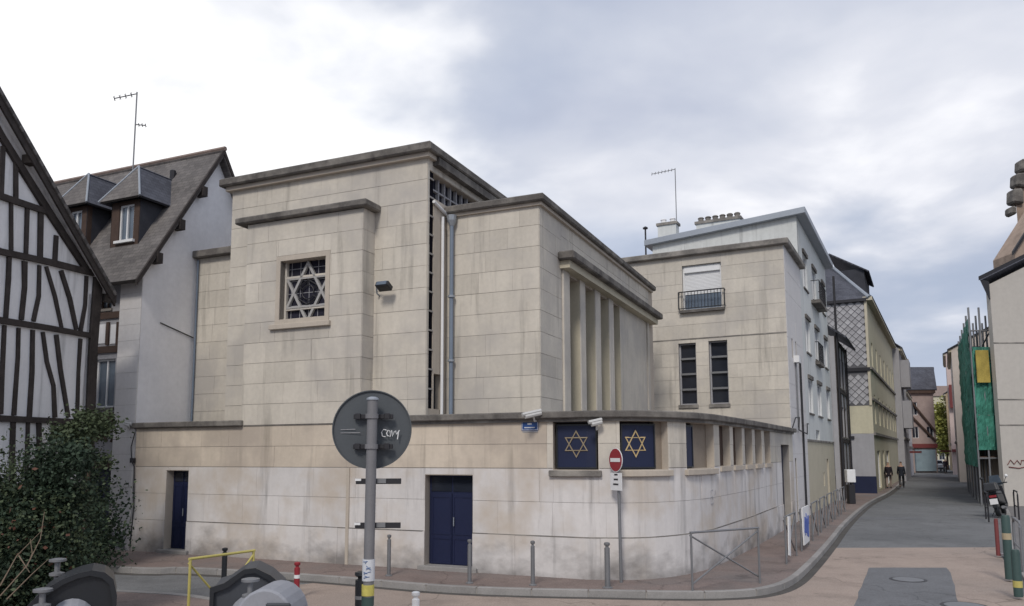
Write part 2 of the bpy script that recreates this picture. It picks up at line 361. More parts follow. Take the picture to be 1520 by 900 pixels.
def slope(name, corners, mat_, parent, thick=.08):
    """roof plane of corners [eave left, eave right, ridge right, ridge left] with real thickness and metre UVs"""
    c = [Vector(p) for p in corners]; nrm = (c[1] - c[0]).cross(c[3] - c[0]).normalized()
    if nrm.z < 0: nrm = -nrm
    mb = MB(); lo = [p - nrm * thick for p in c]
    mb.hexa(lo, c); o = obj(name, mb, mat_, parent); me = o.data; uvl = me.uv_layers.new(name='UVMap')
    ex = (c[1] - c[0]).normalized(); ey = nrm.cross(ex)
    for lp in me.loops:
        q = me.vertices[lp.vertex_index].co + ORI[o] - c[0]; uvl.data[lp.index].uv = (q.dot(ex), q.dot(ey))
    return o

def wall_mesh(P, s0, s1, z0, z1, ops, T=.3, mb=None):
    mb = mb or MB(); ss = sorted(set([round(x, 4) for x in P.cuts(s0, s1)] + [round(min(max(x, s0), s1), 4) for o in ops for x in o[:2]]))
    zs = sorted(set([z0, z1] + [round(min(max(x, z0), z1), 4) for o in ops for x in o[2:4]]))
    def solid(i, j):
        if i < 0 or j < 0 or i >= len(ss) - 1 or j >= len(zs) - 1: return False
        a = (ss[i] + ss[i + 1]) / 2; b = (zs[j] + zs[j + 1]) / 2
        return not any(o[0] < a < o[1] and o[2] < b < o[3] for o in ops)
    for i in range(len(ss) - 1):
        for j in range(len(zs) - 1):
            if not solid(i, j): continue
            a, b, c, d = ss[i], ss[i + 1], zs[j], zs[j + 1]; A = P.at
            mb.quad(A(a, 0, c), A(b, 0, c), A(b, 0, d), A(a, 0, d)); mb.quad(A(b, -T, c), A(a, -T, c), A(a, -T, d), A(b, -T, d))
            if not solid(i - 1, j): mb.quad(A(a, -T, c), A(a, 0, c), A(a, 0, d), A(a, -T, d))
            if not solid(i + 1, j): mb.quad(A(b, 0, c), A(b, -T, c), A(b, -T, d), A(b, 0, d))
            if not solid(i, j - 1): mb.quad(A(a, 0, c), A(a, -T, c), A(b, -T, c), A(b, 0, c))
            if not solid(i, j + 1): mb.quad(A(a, 0, d), A(b, 0, d), A(b, -T, d), A(a, -T, d))
    return mb
STONES = []
def stones(P, s0, s1, z0, z1, ops, mt, part, course=.49, lens=(.8, 1.45), joint=.005, proud=.012, phase=0):
    z = z0; k = 0; nrow = max(1, round((z1 - z0) / course)); ch = (z1 - z0) / nrow
    for k in range(nrow):
        za, zb = z0 + k * ch, z0 + (k + 1) * ch; s = s0; first = True
        while s < s1 - 1e-3:
            ln = R.uniform(*lens) * (R.uniform(.4, 1) if first else 1); first = False
            e = min(s1, s + ln)
            if s1 - e < .35: e = s1
            rects = [(s, e, za, zb)]
            for o in ops:
                nr = []
                for (a, b, c, d) in rects:
                    if o[0] >= b or o[1] <= a or o[2] >= d or o[3] <= c: nr.append((a, b, c, d)); continue
                    if a < o[0]: nr.append((a, o[0], c, d))
                    if o[1] < b: nr.append((o[1], b, c, d))
                    m0, m1 = max(a, o[0]), min(b, o[1])
                    if c < o[2]: nr.append((m0, m1, c, o[2]))
                    if o[3] < d: nr.append((m0, m1, o[3], d))
                rects = nr
            for (a, b, c, d) in rects:
                if b - a > .012 and d - c > .012:
                    m = P.at((a + b) / 2, 0, 0); dist = m[0] ** 2 + m[1] ** 2
                    tdir = Vector(P.at(b, 0, 0)) - Vector(P.at(a, 0, 0)); vv = Vector((m[0], m[1], 0)).normalized()
                    fo = abs(tdir.normalized().cross(vv).z)
                    STONES.append(((b - a) * (d - c) * fo / dist, part, P, a, b, c, d, mt, joint, proud))
            s = e
def flush_stones(root, name='stone_block', limit=300):
    global STONES
    STONES.sort(key=lambda q: -q[0]); rest = {}
    for i, (_, part, P, a, b, c, d, mt, jt, pr) in enumerate(STONES):
        h = jt / 2; k = pr + R.uniform(-.003, .004)
        if i < limit:
            obj(name, MB().strip(P, a + h * .7, b - h * .7, c + h * 1.7, d - h * 1.7, -.01, k), mt, part)
        else:
            rest.setdefault(mt, MB()).strip(P, a + h, b - h, c + h, d - h, -.01, k)
    for mt, mb in rest.items(): tag(obj(name, mb, mt, root), kind='stuff')
    STONES = []

def frame_ring(mb, P, a, b, c, d, w, d0, d1):
    mb.strip(P, a, a + w, c, d, d0, d1); mb.strip(P, b - w, b, c, d, d0, d1)
    mb.strip(P, a + w, b - w, d - w, d, d0, d1); mb.strip(P, a + w, b - w, c, c + w, d0, d1); return mb
def window(P, a, b, c, d, root, depth=.14, fw_=.05, mid=1, cross=0, fm=None, gm=None, sill=True, name='window', sillm=None):
    mb = frame_ring(MB(), P, a, b, c, d, fw_, -depth, -depth + .05)
    for i in range(mid):
        x = a + (b - a) * (i + 1) / (mid + 1); mb.strip(P, x - .02, x + .02, c + fw_, d - fw_, -depth, -depth + .045)
    f = obj(name, mb, fm or WHITE, root)
    for i in range(cross):
        z = c + (d - c) * (i + 1) / (cross + 1); obj('glazing_bar', MB().strip(P, a + fw_, b - fw_, z - .015, z + .015, -depth, -depth + .04), fm or WHITE, f)
    obj('pane', MB().strip(P, a + .01, b - .01, c + .01, d - .01, -depth - .02, -depth + .012), gm or GLASS, f)
    if sill: obj('sill', MB().strip(P, a - .05, b + .05, c - .07, c, -depth, .05), sillm or LEDGE2, f)
    return f
def star_ring(mb, mp, w, h, bw, d0, d1, down):
    """one triangle of the star, hollow; mp(x, z, d) maps local to world; star spans w x h"""
    sgn = -1 if down else 1; r = h / 2
    def tri(k): return [mp(math.cos(t) * r * k * (w / h / .866), sgn * math.sin(t) * r * k, 0) for t in (0,)]
    fx = w / (h * .866)
    def pts(rr, d): return [mp(math.cos(rad(t)) * rr * fx, sgn * math.sin(rad(t)) * rr, d) for t in ((90, 210, 330) if not down else (90, 330, 210))]
    ri = r - 2 * bw; k = len(mb.v)
    mb.v += pts(r, d1) + pts(ri, d1) + pts(r, d0) + pts(ri, d0)
    for i in range(3):
        j = (i + 1) % 3
        mb.f += [(k + i, k + j, k + 3 + j, k + 3 + i), (k + 6 + j, k + 6 + i, k + 9 + i, k + 9 + j), (k + j, k + i, k + 6 + i, k + 6 + j), (k + 3 + i, k + 3 + j, k + 9 + j, k + 9 + i)]
    return mb
# ------------------------------------------------------------------ ground
def sheet(name, poly, z, mt, kind='structure'):
    mb = MB(); ar = sum(poly[i][0] * poly[(i + 1) % len(poly)][1] - poly[(i + 1) % len(poly)][0] * poly[i][1] for i in range(len(poly)))
    if ar < 0: poly = poly[::-1]
    mb.quad(*[(x, y, z) for x, y in poly]); o = obj(name, mb, mt); tag(o, kind=kind); return o
sheet('ground', [(-900, -900), (900, -900), (900, 900), (-900, 900)], -.012, ASPH)
tag(sheet('road', [(-60, -30), (60, -30), (75, 130), (50, 130), (-60, 40)], -.006, ASPH))
KL = [(-22., 22.6), (-9.21, 17.33), (-6.84, 16.89), (-3.77, 15.75), (-1.48, 14.62), (0, 14.2), (1.62, 13.97), (2.78, 13.83), (3.7, 13.86), (4.5, 14.2), (5.32, 15.2), (6.52, 17.4), (8.45, 21.2), (11.8, 27.9), (17.0, 37.7), (22.5, 47.2), (29.2, 59.5), (36.1, 72.4), (50, 98)]
def cr_spline(pts, n=4):
    o = []
    for i in range(len(pts) - 1):
        p0 = Vector(pts[max(0, i - 1)]); p1 = Vector(pts[i]); p2 = Vector(pts[i + 1]); p3 = Vector(pts[min(len(pts) - 1, i + 2)])
        for k in range(n):
            t = k / n; q = .5 * ((2 * p1) + (p2 - p0) * t + (2 * p0 - 5 * p1 + 4 * p2 - p3) * t * t + (3 * p1 - p0 - 3 * p2 + p3) * t ** 3); o.append((q.x, q.y))
    return o + [tuple(pts[-1])]
KLs = cr_spline(KL, 4)
KP = Path(KLs)
pink = sheet('raised_crossing', [(-4.3, 15.3), (-3.4, 13.2), (-3.0, 4), (-3, -12), (30, -12), (30, 8), (8.9, 14.0), (12.75, 21.0), (8.2, 21.0)] + [q for q in KLs[::-1] if -4 < q[0] < 8.3], 0.0, PINK)
sheet('asphalt_patch', [(7.75, 17.4), (8.3, 17.41), (8.9, 17.37), (9.42, 17.37), (9.3, 17.08), (9.1, 16.62), (8.86, 16.16), (8.6, 15.66), (8.33, 15.1), (8.0, 14.5), (7.68, 13.9), (7.28, 13.1), (6.8, 12.2), (5.0, 12.2), (5.58, 13.15), (5.98, 13.9), (6.2, 14.4), (6.53, 15.0), (6.88, 15.7), (7.3, 16.5), (7.55, 17.0)], .004, ASPH2)
sheet('asphalt_seam', [(9.0, 30.2), (15.5, 29.6), (15.6, 30.9), (9.5, 31.2)], -.002, ASPH2)
# pavement of the building side, kerb stones on its edge
pv = [(x, y) for x, y in KLs]
sheet('pavement', pv + [(20, 110), (-40, 60), (-30, 26)], .115, PAVE)
gm_ = MB().strip(KP, 6, KP.len, -.02, .0035, -.01, .16); kerb_strip = obj('gutter', gm_, mat('dark_strip_asphalt', (.085, .08, .075), var=.3, scale=1.5, fine=.3)); tag(kerb_strip, kind='structure')  # narrow dark strip laid along the foot of the kerb
kerb = tag(obj('kerb', MB().strip(KP, 0, KP.len, -.02, .105, -.14, -.012), MORTAR), kind='structure')
s = 8.0; i = 0
while s < KP.len - 2:
    ln = 1.0 if s < 45 else 3.0
    obj('kerb_stone', MB().strip(KP, s + .006, s + ln - .006, -.02, .125, -.13, 0.0), KERB, kerb, bevel=.012 if s < 40 else 0); s += ln
# right-hand pavement
KR = cr_spline([(50.5, 86), (36.3, 60.), (27, 44.2), (19.6, 31.5), (12.95, 20.9), (9.1, 14.0), (7.9, 11.8), (7.6, 9), (9.5, 2), (14, -8)], 3)
KRP = Path(KR)
sheet('right_pavement', KR + [(60, -8), (80, 86)], .045, mat('grey_pavement_asphalt', (.17, .165, .165), var=.12, scale=.5, fine=.2))
kerb2 = tag(obj('right_kerb', MB().strip(KRP, 0, KRP.len, -.02, .04, -.14, -.012), MORTAR), kind='structure')
s = 1.0
while s < KRP.len - 2:
    ln = 3.0 if s < 55 else 1.0
    obj('kerb_stone', MB().strip(KRP, s + .006, s + ln - .006, -.02, .055, -.15, 0.0), KERB, kerb2); s += ln
# left island with the waste containers
isl = cr_spline([(-12, 15.6), (-8.6, 14.75), (-7.1, 14.25), (-5.6, 13.75), (-4.3, 12.6), (-3.8, 11), (-3.6, 8), (-3.6, 2), (-3.6, -8)], 3)
ip = Path(isl)
sheet('island_pavement', isl + [(-40, -8), (-40, 20)], .085, PAVE)
kerb3 = tag(obj('island_kerb', MB().strip(ip, 0, ip.len, -.02, .08, -.14, -.012), MORTAR), kind='structure')
s = 1.0
while s < 14:
    obj('kerb_stone', MB().strip(ip, s + .006, s + .994, -.02, .095, -.15, 0.0), KERB, kerb3); s += 1.0
def manhole(x, y, r, label):
    t = empty('manhole_cover', (x, y, .004)); tag(t, label, 'manhole cover')
    obj('rim', MB().lathe([(r, 0), (r, .008), (r - .05, .008)], (x, y, .001), 24), IRON, t)
    obj('lid', MB().lathe([(r - .06, 0), (r - .06, .012)], (x, y, .001), 24), GALV, t)
mx_, my_ = at_z(1348, 861); manhole(mx_, my_, .34, 'round iron manhole cover in the grey asphalt patch')
mx_, my_ = at_z(1432, 900); manhole(mx_, my_, .36, 'dark manhole cover in beige paving at the bottom edge')

# ------------------------------------------------------------------ stone building
BX, BY = L(3, 3)
syn = tag(empty('synagogue', (BX, BY, 0)), 'large pale limestone synagogue with star windows, flat stepped roofs and curved corner wall', 'building')
LW = Path([L(9.55, 0), L(-2.45, 0)] + cr_spline([(1.45, 15.22), (2.3, 15.17), (2.95, 15.45), (3.6, 16.0), (4.2, 16.8), (4.75, 17.75), (6.1, 20.2)], 3)[1:] + [(8.0, 23.9), (9.62, 27.0)])
def sa(a): return 9.55 - a        # path position of frame coordinate a on the straight front
def U(u, v=660): return LW.hit(u, v)[0]
d1 = (sa(8.45), sa(7.72), .0, 2.12); d2 = (sa(1.1), sa(-.02), .0, 2.07)
dz = 2.17
starops = [(U(821), U(888), dz, 3.13), (U(920), U(991), dz, 3.13), (U(1018), U(1059), dz, 3.13)]
slits = [(U(a), U(b), dz + .02, 3.13) for a, b in ((1067, 1083), (1087.5, 1101), (1105, 1116), (1120, 1130), (1134, 1142.5))]
sdoor = (U(1161, 720), U(1173, 720), 0.0, 2.75)
ops = [d1, d2] + starops + slits + [sdoor]
low = obj('low_wall', wall_mesh(LW, 0, LW.len, -.05, 3.17, ops, .3), MORTAR, syn)
jm = MB()
for o in ops[:-1]:
    obj('opening_lining', frame_ring(MB(), LW, o[0] - .03, o[1] + .03, o[2] - .02, o[3] + .02, .032, -.302, .004), JAMB, syn)

sx1 = U(1150)
stones(LW, 0, sa(6.1) + 3, 2.21, 3.17, ops, TAN, low)
stones(LW, sa(6.1) + 3, U(812), 2.21, 3.17, ops, TAN, low)
stones(LW, U(812), LW.len, 2.21, 3.17, ops, STONE, low)
stones(LW, 0, LW.len, .90, 2.203, ops, PAINT, low, course=.65, lens=(1.0, 1.7), joint=.004)
stones(LW, 0, LW.len, -.02, .893, ops, PAINT, low, course=.9, lens=(1.6, 2.6), joint=.004, proud=.03)
# ledge
la = obj('ledge', MB().strip(LW, -.12, sa(6.06), 3.17, 3.31, -.7, .13), LEDGE, syn, bevel=.02)
obj('ledge', MB().strip(LW, sa(2.74), LW.len + .05, 3.18, 3.32, -.8, .16), LEDGE, syn, bevel=.02)
obj('ledge_moulding', MB().strip(LW, sa(2.72), LW.len, 3.12, 3.18, -.1, .07), LEDGE2, syn)
obj('ledge_moulding', MB().strip(LW, sa(6.06), sa(2.76), 3.165, 3.19, -.1, .028), LEDGE, syn)
pts = [LW.at(t, -.3, 0)[:2] for t in LW.cuts(0, LW.len)]
obj('low_roof', MB().prism(pts + [S(3.5, 1), L(-1.5, 11), L(9.5, 6)], 3.14, 3.29), LEDGE, syn)
# doors
def door(o, label, root=syn, P=LW, steps=True, top=.28):
    a, b, c, d = o; f = obj('door', MB().strip(P, a + .01, b - .01, c + .12, d - .01, -.30, -.22), BLUE, root); f['label'] = label
    m = (a + b) / 2
    obj('door_leaf', MB().strip(P, a + .05, m - .008, c + .16, d - top - .04, -.225, -.195), BLUE, f, bevel=.006)
    obj('door_leaf', MB().strip(P, m + .008, b - .05, c + .16, d - top - .04, -.225, -.195), BLUE, f, bevel=.006)
    for x0, x1 in ((a + .08, m - .03), (m + .03, b - .08)):
        for zz0, zz1 in ((c + .22, c + .75), (c + .82, d - top - .1)):
            obj('door_panel', frame_ring(MB(), P, x0, x1, zz0, zz1, .025, -.2, -.183), BLUE, f)
    obj('transom_pane', MB().strip(P, a + .06, m - .02, d - top, d - .06, -.225, -.205), GLASS, f)
    obj('transom_pane', MB().strip(P, m + .02, b - .06, d - top, d - .06, -.225, -.205), GLASS, f)
    obj('door_handle', MB().tube([P.at(m + .05, -.16, 1.0), P.at(m + .05, -.16, 1.18)], .012), ZINC, f)
    obj('doorstep', MB().strip(P, a - .12, b + .12, .08, .20, -.32, .12), KERB, root, bevel=.01)
door(d1, 'narrow dark blue door at the left end of the low wall')
door(d2, 'wide dark blue double door under the stone lintel', top=.36)
f = obj('side_door', MB().strip(LW, sdoor[0], sdoor[1], .1, 2.7, -.28, -.2), BLUEDK, syn); f['label'] = 'tall dark side door next to the annex'
BOARD = mat('brown_stone_board', (.25, .21, .17), var=.15, streak=.1)
# star panels and brown boards behind the openings
for k, o in enumerate(starops):
    a, b, c, d = o; gap_r = (0, .42, 0)[k]
    obj('sill', MB().strip(LW, a - .08, b + .06, c - .12, c, -.3, .09), LEDGE2 if k == 0 else JAMB, syn, bevel=.01)
    pa, pb = a + .04, (b - .03, LW.hit(978, 660)[0], LW.hit(1036, 660)[0])[k]
    pn = obj('star_panel', MB().strip(LW, pa, pb, c + .03, d - .06, -.16, -.12), BLUEDK, syn)
    obj('panel_rim', frame_ring(MB(), LW, pa, pb, c + .03, d - .06, .03, -.13, -.105), BLACK, pn)
    if k < 2: m = ((a + b) / 2, (U(947)), 0)[k]
    else: m = U(1022)
    zc = (c + d) / 2 + .03; r_ = .27
    for dn in (False, True):
        mb = star_ring(MB(), lambda x, z, dd, m=m, zc=zc: LW.at(m + x, dd, zc + z), .48 if k < 2 else .2, .54, .020, -.125, -.098 - (.003 if dn else 0), dn)
        obj('star_of_david', mb, (GOLDDIM, GOLD, GOLDDIM)[k], pn)
    if k: obj('inner_jamb', MB().strip(LW, pb + .02, b, c, d, -.29, -.16), BOARD, syn)
for k, o in enumerate(slits):
    a, b, c, d = o
    obj('sill', MB().strip(LW, a - .02, b + .02, c - .1, c, -.3, .06), JAMB, syn)
    obj('opening_board', MB().strip(LW, a, b, c, d, -.2, -.16), TIMBER2, syn)
obj('inner_wall', MB().strip(LW, U(812), LW.len - .1, 1.0, 3.12, -.36, -.304), TIMBER2, syn)
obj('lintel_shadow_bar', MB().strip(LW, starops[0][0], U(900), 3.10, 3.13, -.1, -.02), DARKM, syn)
obj('score_line', MB().strip(LW, U(702, 800), U(1152, 745), .885, .905, 0, .034), LEDGE2, syn)
obj('score_line', MB().strip(LW, sa(7.7), sa(1.15), .885, .9, 0, .033), LEDGE2, syn)
# pipe on the front near the pole
pp = sa(toL(*on(517, 760, L(0, 0), L(10, 0))[:2])[0])
obj('rain_pipe', MB().strip(LW, pp - .04, pp + .035, .1, 2.2, 0, .05), JAMB, syn)
# --- tall block
TF = Path([L(7.1, .47), L(1.38, .47)]); TS = Path([L(1.38, .47), L(1.38, 9.2)]); TL = Path([L(7.1, 9), L(7.1, .47)])
tfw = obj('tower_front_wall', wall_mesh(TF, 0, TF.len - .302, 3.1, 9.22, [], .3), MORTAR, syn)
bay_op = (7.1 - 6.13 - .005, 7.1 - 2.77 + .005, 3.0, 8.2)
stones(TF, 0, TF.len, 3.2, 9.22, [bay_op], STONE, tfw, course=.5)
tops = [(.09, .30, 3.5, 8.95), (.30, 4.6, 8.35, 8.95)]
tsw = obj('tower_side_wall', wall_mesh(TS, .001, TS.len, 3.1, 9.22, tops + [(.36, .72, 3.5, 4.3)], .3), JAMB, syn)
stones(TS, .0, .088, 3.2, 9.22, tops, STONE, tsw, course=.5, joint=.005)
stones(TS, 0.09, 4.6, 8.96, 9.22, [], STONE, tsw, course=.26)
obj('tower_rear_wall', wall_mesh(TL, 0, TL.len - .31, 3.1, 9.22, [], .3), JAMB, syn)
obj('cornice_fillet', MB().prism([L(7.22, .33), L(1.27, .33), L(1.27, 9.3), L(7.22, 9.3)], 9.2, 9.30), JAMB, syn)
obj('tower_roof', MB().prism([L(1.2, .7), L(6.95, .7), L(6.95, 9), L(1.2, 9)], 9.1, 9.28), LEDGE, syn)
obj('tower_back_wall', MB().prism([L(1.4, 9.0), L(7.1, 9.0), L(7.1, 9.2), L(1.4, 9.2)], 3.1, 9.21), JAMB, syn)
STARG0 = mat('grey_lattice_bar', (.30, .29, .28), var=.1)
VOID = mat('unlit_glass', (.010, .010, .014), rough=1, var=.3, bump=0, spec=0)
g = obj('lattice_window', MB().strip(TS, .09, .299, 3.5, 8.95, -.26, -.02), VOID, syn)
for k in range(12):
    z = 3.5 + .44 * (k + 1); obj('lattice_bar', MB().strip(TS, .09, .299, z - .018, z + .018, -.02, .004), STARG0, g)
g = obj('clerestory', MB().strip(TS, .32, 4.6, 8.35, 8.95, -.26, -.2), LEAD, syn)
for k in range(14):
    x = .45 + .3 * k; obj('mullion', MB().strip(TS, x - .02, x + .02, 8.35, 8.95, -.2, -.12), GREYR, g)
obj('clerestory_rail', MB().strip(TS, .30, 4.6, 8.62, 8.66, -.2, -.13), GREYR, g)
obj('small_window', MB().strip(TS, .37, .71, 3.52, 4.28, -.25, -.15), GLASS, syn)
def cornice(name, poly, z0, z1, mt, root, bev=.02): return obj(name, MB().prism(poly, z0, z1), mt, root, bevel=bev)
cornice('cornice', [L(7.35, .2), L(1.16, .2), L(1.16, 9.4), L(7.35, 9.4)], 9.30, 9.50, LEDGE, syn, .03)
# --- bay
STARG = mat('grey_cast_stone', (.36, .355, .35), var=.12)
BF = Path([L(6.13, 0), L(2.77, 0)]); BR = Path([L(2.77, 0), L(2.77, .48)]); BLp = Path([L(6.13, .48), L(6.13, 0)])
wop = (6.13 - 5.09, 6.13 - 3.78, 5.54, 7.08)
bw = obj('bay_wall', wall_mesh(BF, 0, BF.len, 3.12, 8.08, [wop], .28), MORTAR, syn)
stones(BF, 0, BF.len, 3.19, 8.08, [(wop[0] - .125, wop[1] + .125, 5.5, 7.195)], STONE, bw, course=.49)
br_ = obj('bay_return_wall', MB().strip(BR, .001, .475, 3.19, 8.08, -.29, -.001), MORTAR, syn)
stones(BR, 0, .475, 3.19, 8.08, [], STONE, br_, course=.49)
obj('bay_return_wall', MB().strip(BLp, .0, .475, 3.12, 8.08, -.29, 0), STONE, syn)
obj('bay_cornice', MB().prism([L(6.42, -.17), L(2.6, -.17), L(2.6, .47), L(6.42, .47)], 8.09, 8.25), LEDGE, syn, bevel=.03)
fr = obj('star_window', frame_ring(MB(), BF, wop[0] - .12, wop[1] + .12, 5.54 - .001, 7.08 + .11, .12, -.28, .022), JAMB, syn)
obj('sill', MB().strip(BF, wop[0] - .24, wop[1] + .18, 5.42, 5.54, -.28, .1), JAMB, fr, bevel=.01)
obj('pane', MB().strip(BF, wop[0], wop[1], 5.54, 7.08, -.29, -.25), LEAD, fr)
wc = (wop[0] + wop[1]) / 2
for dn in (False, True):
    obj('star_bar', star_ring(MB(), lambda x, z, dd: BF.at(wc + x, dd, 6.31 + z), 1.31, 1.54, .062, -.24, -.17 - (.004 if dn else 0), dn), STARG, fr)
obj('lattice_bar', MB().strip(BF, wop[0], wop[1], 5.90, 5.95, -.24, -.17).strip(BF, wop[0], wop[1], 6.67, 6.72, -.24, -.17).strip(BF, wop[0], wop[0] + .05, 5.54, 7.08, -.24, -.16).strip(BF, wop[1] - .05, wop[1], 5.54, 7.08, -.24, -.16), STONE, fr)
hx = [BF.at(wc + .3 * math.cos(rad(60 * k + 30)), -.2, 6.31 + .3 * math.sin(rad(60 * k + 30))) for k in range(7)]
obj('lattice_ring', MB().tube(hx, .016, 6), DARKM, fr)
hx = [BF.at(wc + .17 * math.cos(rad(30 * k)), -.2, 6.31 + .17 * math.sin(rad(30 * k))) for k in range(13)]
for k in range(6):
    a1 = rad(60 * k + 30); obj('lattice_spoke', MB().tube([BF.at(wc + .17 * math.cos(a1), -.2, 6.31 + .17 * math.sin(a1)), BF.at(wc + .3 * math.cos(a1), -.2, 6.31 + .3 * math.sin(a1))], .012, 5), DARKM, fr)
for k in range(-2, 3):
    obj('lead_line', MB().strip(BF, wc + k * .26 - .006, wc + k * .26 + .006, 5.54, 7.08, -.25, -.243), GREYR, fr); obj('lead_line', MB().strip(BF, wop[0], wop[1], 6.31 + k * .3 - .006, 6.31 + k * .3 + .006, -.25, -.242), GREYR, fr)
obj('lattice_ring', MB().tube(hx, .014, 6), DARKM, fr)
# --- lower block with the tall fins
F2 = Path([L(1.38, 1.4), L(-.97, 1.4)]); R2 = Path([L(-.97, 1.4), L(-.97, 12.2)])
w2 = obj('hall_front_wall', wall_mesh(F2, 0, F2.len, 3.1, 8.1, [], .3), MORTAR, syn)
stones(F2, 0.02, F2.len, 3.25, 8.1, [], STONE, w2, course=.47)
finops = []
for a, b in ((843.6, 859.5), (867, 882), (889.5, 902.5), (909, 919.5)):
    finops.append((R2.hit(a, 522)[0], R2.hit(b, 522)[0], 3.2, 6.85))
w3 = obj('hall_side_wall', wall_mesh(R2, 0.001, R2.len, 3.1, 8.1, finops, .55), JAMB, syn)
fa, fb = R2.hit(834, 522)[0], R2.hit(962, 522)[0]
stones(R2, 0, fa, 3.25, 8.1, [], STONE, w3, course=.47)
stones(R2, fa, 10.2, 7.35, 8.1, [], STONE, w3, course=.37)
for k, o in enumerate(finops):
    obj('tall_window', MB().strip(R2, o[0], o[1], 3.2, 6.85, -.55, -.5), LEAD, syn)
    obj('opening_lining', MB().strip(R2, o[1] - .01, o[1] + .002, 3.2, 6.85, -.5, .03), CREAM, syn)
edges = [fa + .02] + [x for o in finops for x in (o[0], o[1])] + [fb]
for k in range(0, len(edges) - 1, 2):
    obj('fin', MB().strip(R2, edges[k], edges[k + 1] if k < 8 else edges[k + 1] - .3, 3.25, 6.9, 0, .06 if k < 8 else .02), STONE, syn, bevel=.01)
obj('fin', MB().strip(R2, fb - .25, fb, 3.25, 6.9, 0, .06), STONE, syn)
obj('window_canopy', MB().strip(R2, fa - .25, R2.len - .2, 7.08, 7.28, 0, .42), LEDGE, syn, bevel=.03)
obj('canopy_soffit', MB().strip(R2, fa - .1, R2.len - .3, 6.9, 7.08, 0, .26), CREAM, syn)
cornice('cornice', [L(1.36, 1.22), L(-1.15, 1.22), L(-1.15, 12.1), L(1.36, 12.1)], 8.12, 8.29, LEDGE, syn, .03)
cornice('cornice_fillet', [L(1.37, 1.32), L(-1.06, 1.32), L(-1.06, 12.0), L(1.37, 12.0)], 8.05, 8.12, JAMB, syn, 0)
# --- side wing at the left
WF = Path([L(9.55, 1.8), L(7.1, 1.8)])
w4 = obj('wing_wall', wall_mesh(WF, 0, WF.len, 3.1, 8.0, [], .3), MORTAR, syn)
stones(WF, 0, WF.len, 3.2, 8.0, [], STONE, w4, course=.49)
cornice('cornice', [L(9.6, 1.6), L(7.11, 1.6), L(7.11, 6), L(9.6, 6)], 8.0, 8.2, LEDGE, syn)
flush_stones(syn)
# rain pipes of the recess
x, y = L(1.33, 1.12); obj('rain_pipe', MB().tube([(x, y, 3.3), (x, y, 8.0)], .035), WHITE, syn)
x, y = L(1.17, 1.26); pz = obj('rain_pipe', MB().tube([(x, y, 3.3), (x, y, 7.85)], .048, 12), PIPE, syn, smooth=True)
obj('hopper', MB().lathe([(.055, 7.8), (.11, 7.93), (.12, 8.05)], (x, y, 0), 12), ZINC, syn)
for z in (4.6, 6.1): obj('pipe_clamp', MB().lathe([(.08, z), (.08, z + .05)], (x, y, 0), 12), ZINC, pz)
a_, b_ = L(1.34, .7), L(1.34, 1.3); obj('gutter_pipe', MB().tube([(a_[0], a_[1], 8.25), (b_[0], b_[1], 8.12)], .04), WHITE, syn)
x, y = L(9.50, 1.74); obj('rain_pipe', MB().tube([(x, y, 3.3), (x, y, 7.95)], .03), PIPE, syn)
# chimney seen above the left end of the tall cornice
x, y = L(7.9, 3.2)
ch = tag(empty('chimney', (x, y, 8)), 'short brown chimney stack rising left of the tower cornice', 'chimney')
obj('stack', MB().prism([L(7.6, 2.9), L(8.3, 2.9), L(8.3, 3.7), L(7.6, 3.7)], 8.2, 10.35), LEDGE2, ch)
obj('chimney_cap', MB().prism([L(7.5, 2.8), L(8.4, 2.8), L(8.4, 3.8), L(7.5, 3.8)], 10.35, 10.5), TERRA, ch)

# ------------------------------------------------------------------ annex
anx = tag(empty('annex_building', (*S(2, 3), 0)), 'flat roofed limestone annex with shuttered window and two slit windows behind the curved wall', 'building')
AF = Path([S(0, 6.1), S(0, 0)]); AS = Path([S(0, 0), S(4.0, 0)])
def AH(u, v): return AF.hit(u, v)
wz = [AH(1012, 390)[0], AH(1070, 390)[0]]
ao = [(wz[0], wz[1], 7.75, 9.45), (AH(1008, 550)[0], AH(1034, 550)[0], 4.25, 6.53), (AH(1053, 550)[0], AH(1081, 550)[0], 4.25, 6.55)]
aw = obj('front_wall', wall_mesh(AF, 0, AF.len, 3.0, 9.8, ao, .3), MORTAR, anx)
stones(AF, 0, AF.len, 3.2, 6.66, ao, STONE, aw, course=.49, lens=(.9, 1.5))
stones(AF, 0, AF.len, 6.70, 9.8, ao, STONE, aw, course=.52, lens=(1.0, 1.7), joint=.005)
obj('string_course', MB().strip(AF, 0, AF.len, 6.66, 6.70, 0, .025), LEDGE2, anx)
aso = [(1.0, 1.25, 5.9, 6.6), (1.9, 2.15, 5.9, 6.6), (.55, .9, 0, 2.3)]
asw = obj('side_wall', wall_mesh(AS, 0.001, AS.len, -.05, 9.8, aso, .3), MORTAR, anx)
stones(AS, 0, AS.len, 0, 9.8, aso, PIERPL, asw, course=.8, lens=(1.0, 1.9), joint=.004)
for o in aso[:2]: window(AS, *o, anx, sill=False, mid=0, fm=GREYR)
obj('side_door', MB().strip(AS, .55, .9, .1, 2.3, -.25, -.15), BLUEDK, anx)
obj('roof', MB().prism([S(.3, 0.3), S(.3, 6), S(4, 6), S(4, .3)], 9.7, 9.84), LEDGE, anx)
cornice('cornice', [S(-.2, 6.3), S(-.2, -.2), S(4.3, -.2), S(4.3, 6.3)], 9.80, 10.02, LEDGE2, anx, .03)
